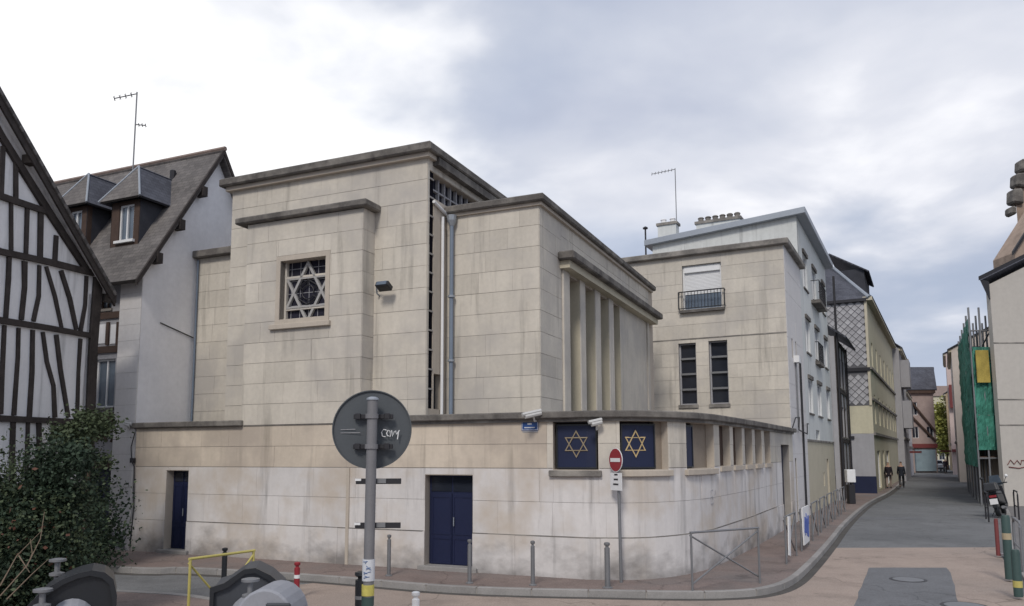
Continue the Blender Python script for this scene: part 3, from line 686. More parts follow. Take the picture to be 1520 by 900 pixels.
# shuttered window with balcony rail
a, b, c, d = ao[0]
f = obj('shuttered_window', frame_ring(MB(), AF, a, b, c, d, .06, -.2, -.1), WHITE, anx)
obj('shutter_box', MB().strip(AF, a + .06, b - .06, d - .26, d - .06, -.2, -.07), WHITE, f)
z = c + .5
obj('pane', MB().strip(AF, a + .06, b - .06, c + .06, c + .62, -.2, -.17), GLASSL, f)
z = c + .62
while z < d - .28: obj('shutter_slat', MB().strip(AF, a + .06, b - .06, z + .004, z + .048, -.2, -.155), WHITE, f); z += .052
obj('sill', MB().strip(AF, a - .1, b + .1, c - .1, c, -.2, .18), LEDGE, f)
rl = obj('balcony_rail', MB().tube([AF.at(a - .12, .16, c + .68), AF.at(b + .12, .16, c + .68)], .022).tube([AF.at(a - .12, .16, c + .06), AF.at(b + .12, .16, c + .06)], .018), BLACK, anx)
for i in range(15):
    x = a - .12 + (b - a + .24) * i / 14; obj('baluster', MB().tube([AF.at(x, .16, c + .04), AF.at(x, .16, c + .68)], .011 if 0 < i < 14 else .022, 6), BLACK, rl)
for x in (a - .12, b + .12): obj('rail_arm', MB().tube([AF.at(x, 0, c + .66), AF.at(x, .16, c + .66)], .015).tube([AF.at(x, 0, c + .08), AF.at(x, .16, c + .08)], .015), BLACK, rl)
for o in ao[1:]:
    a, b, c, d = o; w = obj('slit_window', frame_ring(MB(), AF, a, b, c, d, .05, -.25, -.13), GREYR, anx)
    for i in range(1, 4): z = c + (d - c) * i / 4; obj('glazing_bar', MB().strip(AF, a + .05, b - .05, z - .035, z + .035, -.25, -.1), GALV, w)
    for i in range(4):
        z0 = c + (d - c) * i / 4; obj('pane', MB().strip(AF, a + .05, b - .05, z0 + .05, z0 + (d - c) / 4 - .04, -.24, -.2), GLASS, w)
    obj('sill', MB().strip(AF, a - .04, b + .04, c - .12, c, -.2, .07), LEDGE2, w)
flush_stones(anx)
obj('rain_pipe', MB().tube([AS.at(2.6, .06, .1), AS.at(2.6, .06, 6.1)], .04), DARKM, anx)
obj('rain_pipe', MB().tube([AS.at(1.5, .06, 3.4), AS.at(1.5, .06, 6.0)], .03), GALV, anx)
obj('pipe_box', MB().strip(AS, 1.3, 1.75, 5.75, 6.0, 0, .2), WHITE, anx)
obj('cable', MB().tube([AS.at(-.3, .1, 3.35), AS.at(.2, .14, 3.7), AS.at(1.1, .14, 3.75), AS.at(1.2, .1, 3.3), AS.at(3.4, .1, 3.2), AS.at(3.5, .1, 3.6), AS.at(3.9, .1, 3.6)], .022, 6), DARKM, anx)

# ------------------------------------------------------------------ white apartment house behind the annex
apt = tag(empty('apartment_house', (*S(9, 2), 0)), 'white rendered apartment house with sloping slab roof, balcony and chimneys behind the stone annex', 'building')
AP = Path([S(4.001, 0.02), S(14.1, 0.02)])
cols = [(1.3, 2.6), (4.3, 5.7), (7.9, 9.1)]
rows = [(9.3, 10.75), (6.6, 8.0), (4.1, 5.5)]
aops = [(a, b, c, d) for a, b in cols for c, d in rows] + [(3.2, 4.4, 2.95, 3.45), (6.7, 7.4, 0, 2.2), (5.2, 5.6, 1.0, 1.6)]
awl = obj('street_wall', wall_mesh(AP, 0, AP.len, 3.0, 11.85, aops, .3), WBLD, apt)
obj('ground_floor_wall', wall_mesh(AP, 0, AP.len, -.05, 2.96, aops, .3), CREAM, apt)
obj('string_course', MB().strip(AP, 0, AP.len, 2.94, 3.02, -.1, .04), LEDGE2, apt)
for a, b in cols:
    for c, d in rows: window(AP, a, b, c, d, apt, depth=.09, gm=GLASSL, mid=1, sillm=LEDGE); obj('lintel', MB().strip(AP, a - .06, b + .06, d, d + .16, 0, .07), LEDGE, apt)  # dark bar drawn across the head of each window
window(AP, 3.2, 4.4, 2.95, 3.45, apt, sill=False)
dd_ = obj('door', MB().strip(AP, 6.7, 7.4, .1, 2.2, -.25, -.15), TIMBER2, apt)
for z0_, sA, sB in ((9.15, 3.6, 6.3), (6.5, 4.1, 6.0)):
    bl = obj('balcony', MB().strip(AP, sA, sB, z0_ - .14, z0_, 0, .38 if z0_ > 9 else .18), LEDGE, apt)
    dp = .35 if z0_ > 9 else .15
    obj('balcony_rail', MB().tube([AP.at(sA, .02, z0_ + .85), AP.at(sA, dp, z0_ + .85), AP.at(sB, dp, z0_ + .85), AP.at(sB, .02, z0_ + .85)], .02, 6), DARKM, bl)
    k = 0
    while sA + k * .17 <= sB: obj('baluster', MB().tube([AP.at(sA + k * .17, dp, z0_), AP.at(sA + k * .17, dp, z0_ + .85)], .009, 4), DARKM, bl); k += 1
# front wall above the annex with raking top
def zr(w): return 12.0 - .075 * w
mb = MB()
fpts = [S(4.0, 0.02), S(4.0, 6.0)]
lo = [(*S(4.0, .02), 3), (*S(4.0, 6.0), 3), (*S(4.0, 6.0), zr(6.0)), (*S(4.0, .02), zr(.02))]
hi = [(*S(4.28, .02), 3), (*S(4.28, 6.0), 3), (*S(4.28, 6.0), zr(6.0)), (*S(4.28, .02), zr(.02))]
obj('front_wall', MB().hexa(lo, hi), WBLD, apt)
obj('left_wall', MB().prism([S(4.28, 5.75), S(14.1, 5.75), S(14.1, 6), S(4.28, 6)], 3, 11.5), WBLD, apt)
obj('rear_wall', MB().prism([S(13.8, .3), S(14.1, .3), S(14.1, 5.75), S(13.8, 5.75)], 0, 11.55), WBLD, apt)
q = [S(3.75, -.35), S(14.4, -.35), S(14.4, 6.3), S(3.75, 6.3)]; zz_ = [zr(-.35), zr(-.35), zr(6.3), zr(6.3)]
obj('roof_slab', MB().hexa([(x, y, z - .06) for (x, y), z in zip(q, zz_)], [(x, y, z + .2) for (x, y), z in zip(q, zz_)]), ZINC, apt, bevel=.02)
obj('side_parapet', MB().strip(AP, 0, AP.len, 11.85, 11.93, -.3, 0), WBLD, apt)
def chimney_row(pa, pb, z0, z1, n, label, t):
    A, B = S(t, pa), S(t, pb); c = tag(empty('chimney', (*A, z0)), label, 'chimney')
    obj('stack', MB().prism([S(t, pa), S(t, pb), S(t + .5, pb), S(t + .5, pa)], z0, z1 - .12), WBLD, c)
    obj('chimney_cap', MB().prism([S(t - .06, pa - .06), S(t - .06, pb + .06), S(t + .56, pb + .06), S(t + .56, pa - .06)], z1 - .12, z1), LEDGE2, c)
    for i in range(n):
        w = pa + (pb - pa) * (i + .5) / n; x, y = S(t + .25, w)
        obj('chimney_pot', MB().lathe([(.13, 0), (.12, .10 + .08 * R.random()), (.15, .19), (.1, .24)], (x, y, z1), 10), LEDGE2 if pb - pa > 1.2 else WPLASTER, c)
def wS(u, v, t): r = on(u, v, S(t, 0), S(t, 10)); return toS(r[0], r[1])[1], r[2]
w0, zt = wS(1098, 314, 6); w1, _ = wS(1033, 320, 6); chimney_row(w0, w1, 11.3, zt - .2, 6, 'wide chimney stack with a row of dark pots on the white roof', 6)
w0, zt = wS(1003, 322, 6); w1, _ = wS(976, 325, 6); chimney_row(w0, w1, 11.2, zt - .2, 2, 'narrow chimney stack with two pale pots on the white roof', 6)
w0, zt = wS(958, 340, 6); x, y = S(6, w0)
v_ = tag(empty('vent_pipe', (x, y, 11.3)), 'small dark roof vent at the left end of the white roof', 'vent')
obj('vent_tube', MB().tube([(x, y, 11.3), (x, y, zt)], .04), DARKM, v_); obj('vent_cowl', MB().lathe([(.12, 0), (.12, .06), (.02, .12)], (x, y, zt), 8), DARKM, v_)
def antenna(base, ztop, zbase, label, rot, n=7, ln=1.1, second=True):
    x, y = base; t = tag(empty('tv_antenna', (x, y, zbase)), label, 'antenna')
    obj('mast', MB().tube([(x, y, zbase), (x, y, ztop)], .022, 8), GALV, t)
    def yagi(z, ln, n, es, tilt=.22, sgn=1):
        dx, dy = math.cos(rot) * sgn, math.sin(rot) * sgn
        b = obj('boom', MB().tube([(x, y, z), (x + dx * ln, y + dy * ln, z - tilt)], .016, 6), GALV, t)
        for i in range(n):
            k = (i + 1) / n * ln; px, py, pz = x + dx * k, y + dy * k, z - tilt * k / ln
            obj('element', MB().tube([(px - dy * es, py + dx * es, pz), (px + dy * es, py - dx * es, pz)], .01, 5).tube([(px, py, pz - es * .6), (px, py, pz + es * .6)], .008, 5), GALV, b)
    yagi(ztop - .05, ln, n, .14)
    if second: yagi(ztop - 1.0, .28, 3, .1, 0, -1)
    return t
x, y, z = on(1002, 250, S(7, 0), S(7, 10)); antenna((x, y), z, 11.4, 'thin television aerial standing on the white apartment roof', rad(178), ln=1.1, second=False)
# ------------------------------------------------------------------ narrow dark house next to it
nh = tag(empty('narrow_house', (*S(17, 2), 0)), 'narrow dark timbered house between the white apartment house and slate hung gable', 'building')
NP = Path([S(14.15, -.25), S(19.6, -.25)])
nops = [(x, x + 1.1, c, c + 1.6) for x in (.5, 2.1, 3.7) for c in (3.3, 5.9)] + [(.5, 1.6, .1, 2.3)]
obj('street_wall', wall_mesh(NP, 0, NP.len, -.05, 8.4, nops, .25), GREYR, nh)
for o in nops: window(NP, *o, nh, fm=TIMBER2, sill=o[2] > 1)
for z in (3.0, 5.6, 8.1): obj('timber_rail', MB().strip(NP, 0, NP.len, z, z + .18, 0, .05), TIMBER, nh)
for x in (0, 1.75, 3.4, 5.2): obj('timber_post', MB().strip(NP, x, x + .16, .05, 8.4, -.01, .045), TIMBER, nh)
obj('end_wall', MB().prism([S(14.16, -.24), S(14.36, -.24), S(14.36, 5), S(14.16, 5)], 3, 8.4), GREYR, nh)
slope('roof', [(*S(13.9, -.85), 8.3), (*S(19.8, -.85), 8.3), (*S(19.8, 2.6), 10.9), (*S(13.9, 2.6), 10.9)], SLATE2, nh)
obj('rain_pipe', MB().tube([NP.at(.1, .1, .1), NP.at(.1, .1, 11.5)], .06), DARKM, nh)
obj('rain_pipe', MB().tube([NP.at(5.3, .1, .1), NP.at(5.3, .1, 8.3)], .05), DARKM, nh)
# ------------------------------------------------------------------ slate hung gable house
sg = tag(empty('slate_hung_house', (*S(24, 0), 0)), 'yellow rendered house with its end wall hung with diamond slates', 'building')
ct, cw = toS(21.2, 46.0)
GW = Path([S(ct, cw + 3.6), S(ct, cw)]); GS = Path([S(ct, cw), (21.2 + .4838 * 25, 46 + .8752 * 25)])
def gz(u, v): return GW.hit(u, v)
zt = gz(1288, 446)[1]; zm = gz(1290, 548)[1]; zb = gz(1290, 602)[1]
obj('end_wall', wall_mesh(GW, 0, GW.len, zb, zt, [], .3), HUNGBACK, sg)
obj('end_wall', wall_mesh(GW, 0, GW.len, 3.6, zb, [], .3), YELLOW, sg)
obj('end_wall', wall_mesh(GW, 0, GW.len, -.05, 3.59, [], .3), GREYR, sg)
obj('painted_base', MB().strip(GW, 0, GW.len + .02, 0, 1.1, -.1, .03), BLUEDK, sg)
hw = obj('slate_hanging', MB().strip(GW, 0, GW.len, zb, zt, -.02, .01), HUNGBACK, sg)
dsz = .42
def diamond(sx_, z, r, lay):
    mb = MB(); A = GW.at
    lo = [A(sx_ - r, lay, z), A(sx_, lay, z - r), A(sx_ + r, lay, z), A(sx_, lay, z + r)]; e = lay + .02
    hi = [A(sx_ - r, e, z), A(sx_, e + .03, z - r), A(sx_ + r, e, z), A(sx_, e - .005, z + r)]
    return mb.hexa(lo, hi)
rr = dsz / 2; cnt = 0
row = 0; z = zb + rr
while z < zt - rr * .7:
    off = 0 if row % 2 == 0 else rr
    x = .2 + off
    while x < GW.len - rr * .8:
        if abs(z - zm) > .28: obj('slate', diamond(x, z, rr * .89, .012), HUNG, hw); cnt += 1
        x += dsz
    z += rr; row += 1
obj('weather_board', MB().strip(GW, .9, GW.len, zm - .1, zm + .1, 0, .14), DARKM, sg)
obj('corner_strip', MB().strip(GW, GW.len - .14, GW.len, zb, zt, 0, .07), CREAM, sg)
gops = [(x, x + 1.0, c, c + 1.8) for x in (1.6, 5.2, 8.8, 12.4, 16.0, 19.6, 22.6) for c in (4.2, 7.4, 10.0 if zt > 12 else 9.6)]
gops = [o for o in gops if o[3] < zt - .2] + [(2, 4.2, .3, 2.6), (6.5, 8.0, .1, 2.6), (10, 13, .3, 2.6)]
obj('street_wall', wall_mesh(GS, 0.001, GS.len, -.05, zt, gops, .3), YELLOW, sg)
for o in gops: window(GS, *o, sg, gm=GLASS, sill=False)
for z in (3.5, zb + .3, zm): obj('string_course', MB().strip(GS, 0, GS.len, z, z + .16, 0, .1), LEDGE2, sg)
obj('street_cornice', MB().strip(GS, -.1, GS.len, zt, zt + .22, -.2, .32), CREAM, sg)
rx = cw + 2.9
slope('roof', [(*S(ct - .15, cw + 4.2), zt + .1), (*S(ct - .15, cw - .1), zt + .12), (*S(ct + 2.4, cw + 1.9), zt + 2.6), (*S(ct + 2.4, cw + 4.2), zt + 3.6)], SLATE2, sg)
slope('roof', [(*S(ct - .1, cw - .35), zt + .2), (*S(ct + 25, cw - .9), zt + .2), (*S(ct + 25, cw + 1.4), zt + 2.6), (*S(ct + 2.4, cw + 1.9), zt + 2.6)], SLATE2, sg)
obj('hip_flashing', MB().tube([(*S(ct - .15, cw - .15), zt + .16), (*S(ct + 2.4, cw + 1.9), zt + 2.66), (*S(ct + 2.4, cw + 4.3), zt + 3.7)], .11), ZINC, sg)
obj('gutter', MB().strip(GW, 0, GW.len, zt - .05, zt + .12, 0, .22), DARKM, sg)
dm = obj('dormer', MB().prism([S(ct + 3, cw + .2), S(ct + 8, cw + .2), S(ct + 8, cw + 2), S(ct + 3, cw + 2)], zt + .3, zt + 2.6), SLATE2, sg)
slope('dormer_roof', [(*S(ct + 2.8, cw - .1), zt + 2.4), (*S(ct + 8.2, cw - .1), zt + 2.4), (*S(ct + 8.2, cw + 2.2), zt + 3.8), (*S(ct + 2.8, cw + 2.2), zt + 3.8)], SLATE2, sg)
x, y = S(ct - .15, cw - .1); 
lp = obj('wall_vent', MB().strip(GW, GW.len - 1.3, GW.len - 1.05, 3.3, 3.45, 0, .12), DARKM, sg)

# ------------------------------------------------------------------ far buildings of the street
Q0 = (21.2, 46.0)                       # from here on the street bends a little to the right
def S2(t, w): return (Q0[0] + .4838 * t - .8752 * w, Q0[1] + .8752 * t + .4838 * w)
def toS2(x, y): x -= Q0[0]; y -= Q0[1]; return (.4838 * x + .8752 * y, -.8752 * x + .4838 * y)
def far_house(name, label, corner, tlen, depth, h, wallm, roofm, roofh, cols_, rows_, side=1, endwins=(), extra=None, fm=WHITE, gm=GLASS, fr=None):
    """corner: nearest street corner (x, y); side 1 = left of street (facade faces right)"""
    S, toS = (S2, toS2) if fr is None else fr
    t0, w0 = toS(*corner); b = tag(empty(name, (*S(t0 + tlen / 2, w0 + side * depth / 2), 0)), label, 'building')
    if side == 1: PF = Path([S(t0, w0), S(t0 + tlen, w0)]); PE = Path([S(t0, w0 + depth), S(t0, w0)])
    else: PF = Path([S(t0 + tlen, w0), S(t0, w0)]); PE = Path([S(t0, w0), S(t0, w0 - depth)])
    o = []
    for i in range(cols_):
        for z in rows_:
            x = tlen * (i + .5) / cols_; o.append((x - .5, x + .5, z, z + 1.6))
    obj('street_wall', wall_mesh(PF, 0.001, PF.len - .001, -.05, h, o, .25), wallm, b)
    obj('end_wall', wall_mesh(PE, 0, PE.len, -.05, h, list(endwins), .25), wallm, b)
    for q in o: window(PF, *q, b, fm=fm, gm=gm, sill=False)
    for q in endwins: window(PE, *q, b, fm=fm, gm=gm)
    sA = side
    slope('roof', [(*S(t0 - .2, w0 - sA * .3), h), (*S(t0 + tlen, w0 - sA * .3), h), (*S(t0 + tlen, w0 + sA * depth / 2), h + roofh), (*S(t0 - .2, w0 + sA * depth / 2), h + roofh)], roofm, b)
    slope('roof', [(*S(t0 - .2, w0 + sA * (depth + .3)), h), (*S(t0 + tlen, w0 + sA * (depth + .3)), h), (*S(t0 + tlen, w0 + sA * depth / 2), h + roofh), (*S(t0 - .2, w0 + sA * depth / 2), h + roofh)], roofm, b)
    g0, g1 = (t0, t0 + .25)
    obj('gable', MB().hexa([(*S(g0, w0), h), (*S(g0, w0 + sA * depth), h), (*S(g0, w0 + sA * depth / 2), h + roofh - .1)][::sA], [(*S(g1, w0), h), (*S(g1, w0 + sA * depth), h), (*S(g1, w0 + sA * depth / 2), h + roofh - .1)][::sA]), wallm, b)
    obj('string_course', MB().strip(PF, 0, PF.len, rows_[0] - .7, rows_[0] - .5, 0, .08), LEDGE2, b)
    obj('cornice', MB().strip(PF, 0, PF.len, h - .25, h, 0, .25), CREAM, b)
    if extra: extra(b, PF, PE)
    return b
# grey mansard house
def sline(u, w, v=690):      # street corner at column u on the facade line w
    r = on(u, v, S(0, w), S(10, w)); return (r[0], r[1])
c1 = S2(25.3, -.5)
def bayx(b, PF, PE):
    for z in (4.6, 8.2): obj('bay_window', MB().strip(PF, 1, 4.0, z, z + 2.4, 0, .7), GREYR, b)
far_house('grey_corner_house', 'tall grey house with dark mansard roof beyond the yellow house', c1, 10.5, 5.5, 11.6, GREYR, SLATE2, 2.4, 4, (4.3, 7.4, 9.6), endwins=((1.5, 2.5, 4.5, 6), (1.5, 2.5, 8, 9.6)), extra=bayx)
fb = tag(empty('brick_house', (36, 98, 0)), 'pinkish brick house with slate roof and diagonal timbers closing the left of the street', 'building')
fx0, fx1 = at_y(1342, 600, 96)[0], at_y(1386, 600, 96)[0]; fz0, fz1 = at_y(1370, 580, 96)[2], at_y(1370, 545, 99)[2]
FE = Path([(fx0, 96), (fx1, 96)]); FR = Path([(fx1, 96), (fx1 + 3, 102)])
fo = [(.8, 1.6, 7.0, 8.6), (2.6, 3.4, 4.2, 5.6), (.8, 1.6, 4.2, 5.6)]
PBR = mat('pale_pink_brick', (.36, .29, .27), var=.2)
obj('front_wall', wall_mesh(FE, 0, FE.len, -.05, fz0, fo, .3), PBR, fb)
obj('street_wall', MB().prism([(fx1 - .01, 96.01), (fx1 + 3, 102), (fx1 + 2.7, 102), (fx1 - .35, 96.01)], 0, fz0), WBLD, fb)
for o in fo: window(FE, *o, fb, sill=False)
slope('roof', [(fx0 - .3, 95.6, fz0 + .1), (fx1 + .3, 95.6, fz0 + .1), (fx1 + 1.9, 99, fz1), (fx0 + 1.9, 99, fz1)], SLATE2, fb, .15)
slope('roof', [(fx0 - .3 + 3.4, 102.4, fz0 + .1), (fx1 + 3.5, 102.4, fz0 + .1), (fx1 + 1.9, 99, fz1), (fx0 + 1.9, 99, fz1)], SLATE2, fb, .15)
obj('gable', MB().hexa([(fx1, 96, fz0), (fx1 + 3, 102, fz0), (fx1 + 1.6, 99, fz1 - .1)], [(fx1 - .3, 96, fz0), (fx1 + 2.7, 102, fz0), (fx1 + 1.3, 99, fz1 - .1)]), PBR, fb)
obj('eaves_beam', MB().strip(FE, -.1, FE.len + .1, fz0 - .35, fz0, 0, .35), TIMBER2, fb)
for za, zb in ((8.9, 5.0), (7.0, 3.8)): obj('timber_brace', MB().tube([FE.at(.6, .15, za), FE.at(FE.len - .1, .15, zb)], .14, 6), TIMBER2, fb)
obj('fascia', MB().strip(FE, 0, FE.len, 3.0, 3.5, 0, .3), REDBR, fb)
obj('shop_front', MB().strip(FE, .9, FE.len - .3, .2, 2.8, 0, .3), TEAL, fb)
obj('chimney_stack', MB().box(fx0 + 1.2, fx0 + 2.2, 98.6, 99.6, fz0, fz1 + 1.0), PBR, fb)
def awn(b, PF, PE):
    obj('awning', MB().strip(PF, 1, 5, 2.4, 2.6, 0, 1.1), REDBR, b)
far_house('low_shop_house', 'low white fronted shop house between the grey house and brick gable', S2(36.5, -.3), 13, 6, 8.6, mat('greyish_white_render', (.42, .42, .44), var=.1), SLATE2, 2.2, 5, (3.6, 6.0), extra=awn)
c4 = at_y(1392, 700, 118)[:2]
far_house('ochre_far_house', 'pale ochre house at the far end of the street', c4, 12, 1.0, 8.5, CREAM, SLATE, .5, 4, (3.6, 6.0))
c5 = at_y(1399, 700, 150)[:2]
end = tag(empty('end_house', (c5[0], c5[1], 0)), 'yellowish house closing the view at the street end', 'building')
EP = Path([(c5[0] - 4, 150), (c5[0] + 9, 150)])
eo = [(x, x + 1.1, z, z + 1.7) for x in (1.2, 3.6, 6, 8.4, 10.8) for z in (1, 4, 7, 10)]
obj('front_wall', wall_mesh(EP, 0, EP.len, 0, 13.2, eo, .3), YELLOW, end)
for o in eo: window(EP, *o, end, sill=False)
slope('roof', [(c5[0] - 4.3, 149.7, 13.2), (c5[0] + 9.3, 149.7, 13.2), (c5[0] + 9.3, 153, 15.4), (c5[0] - 4.3, 153, 15.4)], TERRA, end)
# right side of the street, from far to near
c6 = at_y(1415, 700, 88)[:2]
def redbox(b, PF, PE):
    obj('oriel', MB().strip(PE, .1, 1.6, 7.4, 10.0, 0, .6), REDBR, b)
    obj('awning', MB().strip(PF, 1, 4, 2.5, 2.7, 0, 1.2), REDBR, b); obj('awning', MB().strip(PE, 0, 1.6, 2.5, 2.8, 0, .5), REDBR, b)
far_house('pink_white_house', 'white and pink house with a red oriel on the right side of the street', c6, 14, 6, 13.6, mat('pinkish_render', (.55, .45, .42), var=.08), SLATE2, 1.6, 4, (4, 7, 10), side=-1, extra=redbox)
c9 = at_y(1411, 700, 108)[:2]
far_house('ochre_brick_house', 'ochre brick house beyond the pink house on the right side', c9, 14, 6, 10.5, mat('ochre_brick', (.36, .28, .19), var=.2), SLATE2, 2.2, 4, (4, 6.8), side=-1)
c7 = at_y(1424, 700, 66)[:2]
far_house('tall_cream_house', 'cream house partly behind the scaffold netting', c7, 16, 6, 11.2, mat('pale_cream_render', (.55, .50, .46), var=.08), SLATE2, 1.8, 5, (4, 7), side=-1)
# ------------------------------------------------------------------ beige building on the right
rb = tag(empty('beige_gable_building', (26, 40, 0)), 'plain beige rendered building with shallow gable at the right edge', 'building')
c8 = (22.4, 36.0); t8, w8 = toS(*c8)
RE = Path([c8, (c8[0] + 12, 36.0)])
obj('front_wall', wall_mesh(RE, 0, RE.len, -.05, 10.3, [], .3), BEIGE, rb)
for v0 in (510, 594, 632):
    z = at_y(1490, v0, 36)[2]; obj('score_line', MB().strip(RE, 0, RE.len, z, z + .05, 0, .02), LEDGE2, rb)
obj('gable', MB().hexa([(c8[0], 36.001, 10.3), (c8[0] + 12, 36.001, 10.3), (c8[0] + 6, 36.001, 13.2)], [(c8[0], 36.3, 10.3), (c8[0] + 12, 36.3, 10.3), (c8[0] + 6, 36.3, 13.2)]), BEIGE, rb)
e_ = (.60, .80)
def q8(dx, t, z): return (c8[0] + dx + e_[0] * t, 36 + e_[1] * t, z)
obj('street_wall', MB().hexa([q8(0.002, .001, 0), q8(.3, .001, 0), q8(.3, 14, 0), q8(0.002, 14, 0)], [q8(0.002, .001, 10.3), q8(.3, .001, 10.3), q8(.3, 14, 10.3), q8(0.002, 14, 10.3)]), BEIGE, rb)
slope('roof', [q8(-.45, -.3, 10.55), q8(-.45, 14, 10.55), q8(6, 14, 13.65), q8(6, -.3, 13.65)], SLATE2, rb, .14)
slope('roof', [q8(12.45, -.3, 10.55), q8(12.45, 14, 10.55), q8(6, 14, 13.65), q8(6, -.3, 13.65)], SLATE2, rb, .14)
obj('verge_board', MB().hexa([q8(-.45, -.34, 10.44), q8(-.45, -.3, 10.44), q8(6, -.3, 13.54), q8(6, -.34, 13.54)], [q8(-.45, -.34, 10.62), q8(-.45, -.3, 10.62), q8(6, -.3, 13.72), q8(6, -.34, 13.72)]), DARKM, rb)
obj('eaves_end', MB().hexa([q8(-.42, -.3, 10.52), q8(0, -.3, 10.4), q8(0, -.3, 9.6), q8(-.06, -.3, 9.6)][::-1], [q8(-.42, .1, 10.52), q8(0, .1, 10.4), q8(0, .1, 9.6), q8(-.06, .1, 9.6)][::-1]), DARKM, rb)
gx, gy, gz_ = at_y(1512, 690, 35.97)
gr = MB()
for p in ([(-.5, 0), (-.35, .22), (-.2, .02), (-.05, .2), (.1, 0), (.15, .2), (.35, .18), (.3, 0), (.5, .1)], [(-.45, -.1), (0, -.16), (.4, -.08)]):
    gr.tube([(gx + a, gy, gz_ + b) for a, b in p], .02, 5)
obj('graffiti', gr, REDBR, rb)
# tall brick building with dark stone scrolls behind it
bs = tag(empty('brick_scroll_building', (31, 45, 0)), 'tall brick gable edged with dark stone scrolls behind the beige building', 'building')
bx0 = at_y(1503, 330, 46)[0]
obj('brick_wall', MB().prism([(bx0 + .3, 46), (bx0 + 9, 46), (bx0 + 14.4, 54), (bx0 + 5.7, 54)], 0, 19.2), BRICKTEX, bs)
for uu, v0, hw, hh in ((1521, 246, .34, .42), (1515, 268, .38, .46), (1509, 292, .34, .50), (1503, 313, .17, .28)):
    x, y, z = at_y(uu, v0, 45.9)
    o_ = obj('stone_scroll', MB().hexa([(x - hw, 45.7, z - hh * .8), (x + hw, 45.7, z - hh), (x + hw, 46.5, z - hh), (x - hw, 46.5, z - hh * .8)], [(x - hw * .75, 45.7, z + hh * .9), (x + hw, 45.7, z + hh), (x + hw, 46.5, z + hh), (x - hw * .75, 46.5, z + hh * .9)]), LEDGE, bs, bevel=.1)
obj('stone_scroll', MB().box(bx0 + .0, bx0 + .3, 45.9, 46.4, 12.5, 13.3), LEDGE, bs)
bb = tag(empty('lower_brick_house', (28, 40, 0)), 'lower brick house with dark verge between the beige gable and the scrolls', 'building')
x_, _, z_ = at_y(1506, 372, 43); obj('brick_wall', MB().hexa([(x_, 43, 0), (x_ + 6, 43, 0), (x_ + 6, 43, z_), (x_ + 3, 43, z_ + 4.2), (x_, 43, z_ - .1)][::-1], [(x_, 45, 0), (x_ + 6, 45, 0), (x_ + 6, 45, z_), (x_ + 3, 45, z_ + 4.2), (x_, 45, z_ - .1)][::-1]), BRICKTEX, bb)
obj('verge_board', MB().hexa([(x_ - .2, 42.8, z_ - .3), (x_ + 3, 42.8, z_ + 4.3), (x_ + 3, 42.95, z_ + 4.3), (x_ - .2, 42.95, z_ - .3)], [(x_ - .2, 42.8, z_ - .08), (x_ + 3, 42.8, z_ + 4.52), (x_ + 3, 42.95, z_ + 4.52), (x_ - .2, 42.95, z_ - .08)]), DARKM, bb)
far_house('low_brown_house', 'low brown fronted house behind the scaffold', (22.9, 37.6), 22, 2.2, 7.0, mat('brown_render', (.27, .22, .18), var=.2), SLATE2, 1.0, 6, (3.6,), side=-1, fr=(S, toS))
# ------------------------------------------------------------------ scaffold with green netting
sc = tag(empty('scaffold', (*S(t8 + 6, w8 + .4), 0)), 'scaffold tower wrapped in green netting with a yellow sheet beside the street', 'scaffold')
SX0, SX1, SY0, SY1 = at_y(1447, 600, 36.6)[0], 22.66, 36.6, 48.0
dxs = .466 / .885 * (SY1 - SY0)
topz = at_y(1450, 500, 36.6)[2]; netlo = at_y(1460, 668, 36.6)[2]
def sq(fx, fy, z): return (SX0 + (SX1 - SX0) * fx + dxs * fy, SY0 + (SY1 - SY0) * fy, z)
for fx in (0, .5, 1):
    for fy in (0, .2, .4, .6, .8, 1): obj('standard_pole', MB().tube([sq(fx, fy, .05), sq(fx, fy, topz + 1.4)], .045, 6), GALV, sc)
z = 2.2
while z < topz + 1.5:
    for fy in (0, .5, 1): obj('ledger_pole', MB().tube([sq(0, fy, z), sq(1, fy, z)], .04, 6), GALV, sc)
    for fx in (0, 1): obj('ledger_pole', MB().tube([sq(fx, 0, z), sq(fx, 1, z)], .04, 6), GALV, sc)
    if z < topz: obj('deck_board', MB().hexa([sq(0.02, 0.01, z + .03), sq(.98, 0.01, z + .03), sq(.98, .99, z + .03), sq(.02, .99, z + .03)], [sq(0.02, 0.01, z + .09), sq(.98, 0.01, z + .09), sq(.98, .99, z + .09), sq(.02, .99, z + .09)]), TIMBER2, sc)
    z += 2.0
def net(name, A, B, z0, z1, mt, nx=14, nz=30, amp=.06):
    mb = MB(); A = Vector(A); B = Vector(B); n = Vector((B.y - A.y, A.x - B.x)).normalized()
    for layer in (0, 1):
        for j in range(nz + 1):
            for i in range(nx + 1):
                p = A.lerp(B, i / nx); w = amp * (math.sin(i * 1.9 + j * .7) * .5 + R.uniform(-.5, .5)) ; w = w + .06
                if layer: w = prev[j * (nx + 1) + i] - .015
                else:
                    if j == i == 0: prev = []
                    prev.append(w)
                mb.v.append((p.x + n.x * w, p.y + n.y * w, z0 + (z1 - z0) * j / nz))
        o0 = layer * (nz + 1) * (nx + 1)
        for j in range(nz):
            for i in range(nx):
                k = o0 + j * (nx + 1) + i; f_ = (k, k + 1, k + nx + 2, k + nx + 1); mb.f.append(f_ if not layer else f_[::-1])
    return obj(name, mb, mt, sc)
net('netting', sq(0, 0, 0)[:2], sq(1, 0, 0)[:2], netlo, topz - .5, GREEN)
net('netting', sq(0, 1, 0)[:2], sq(0, 0, 0)[:2], netlo - .8, topz + .9, GREEN, nx=18)
y0_ = at_y(1460, 568, 36.35)[2]; y1_ = at_y(1460, 520, 36.35)[2]
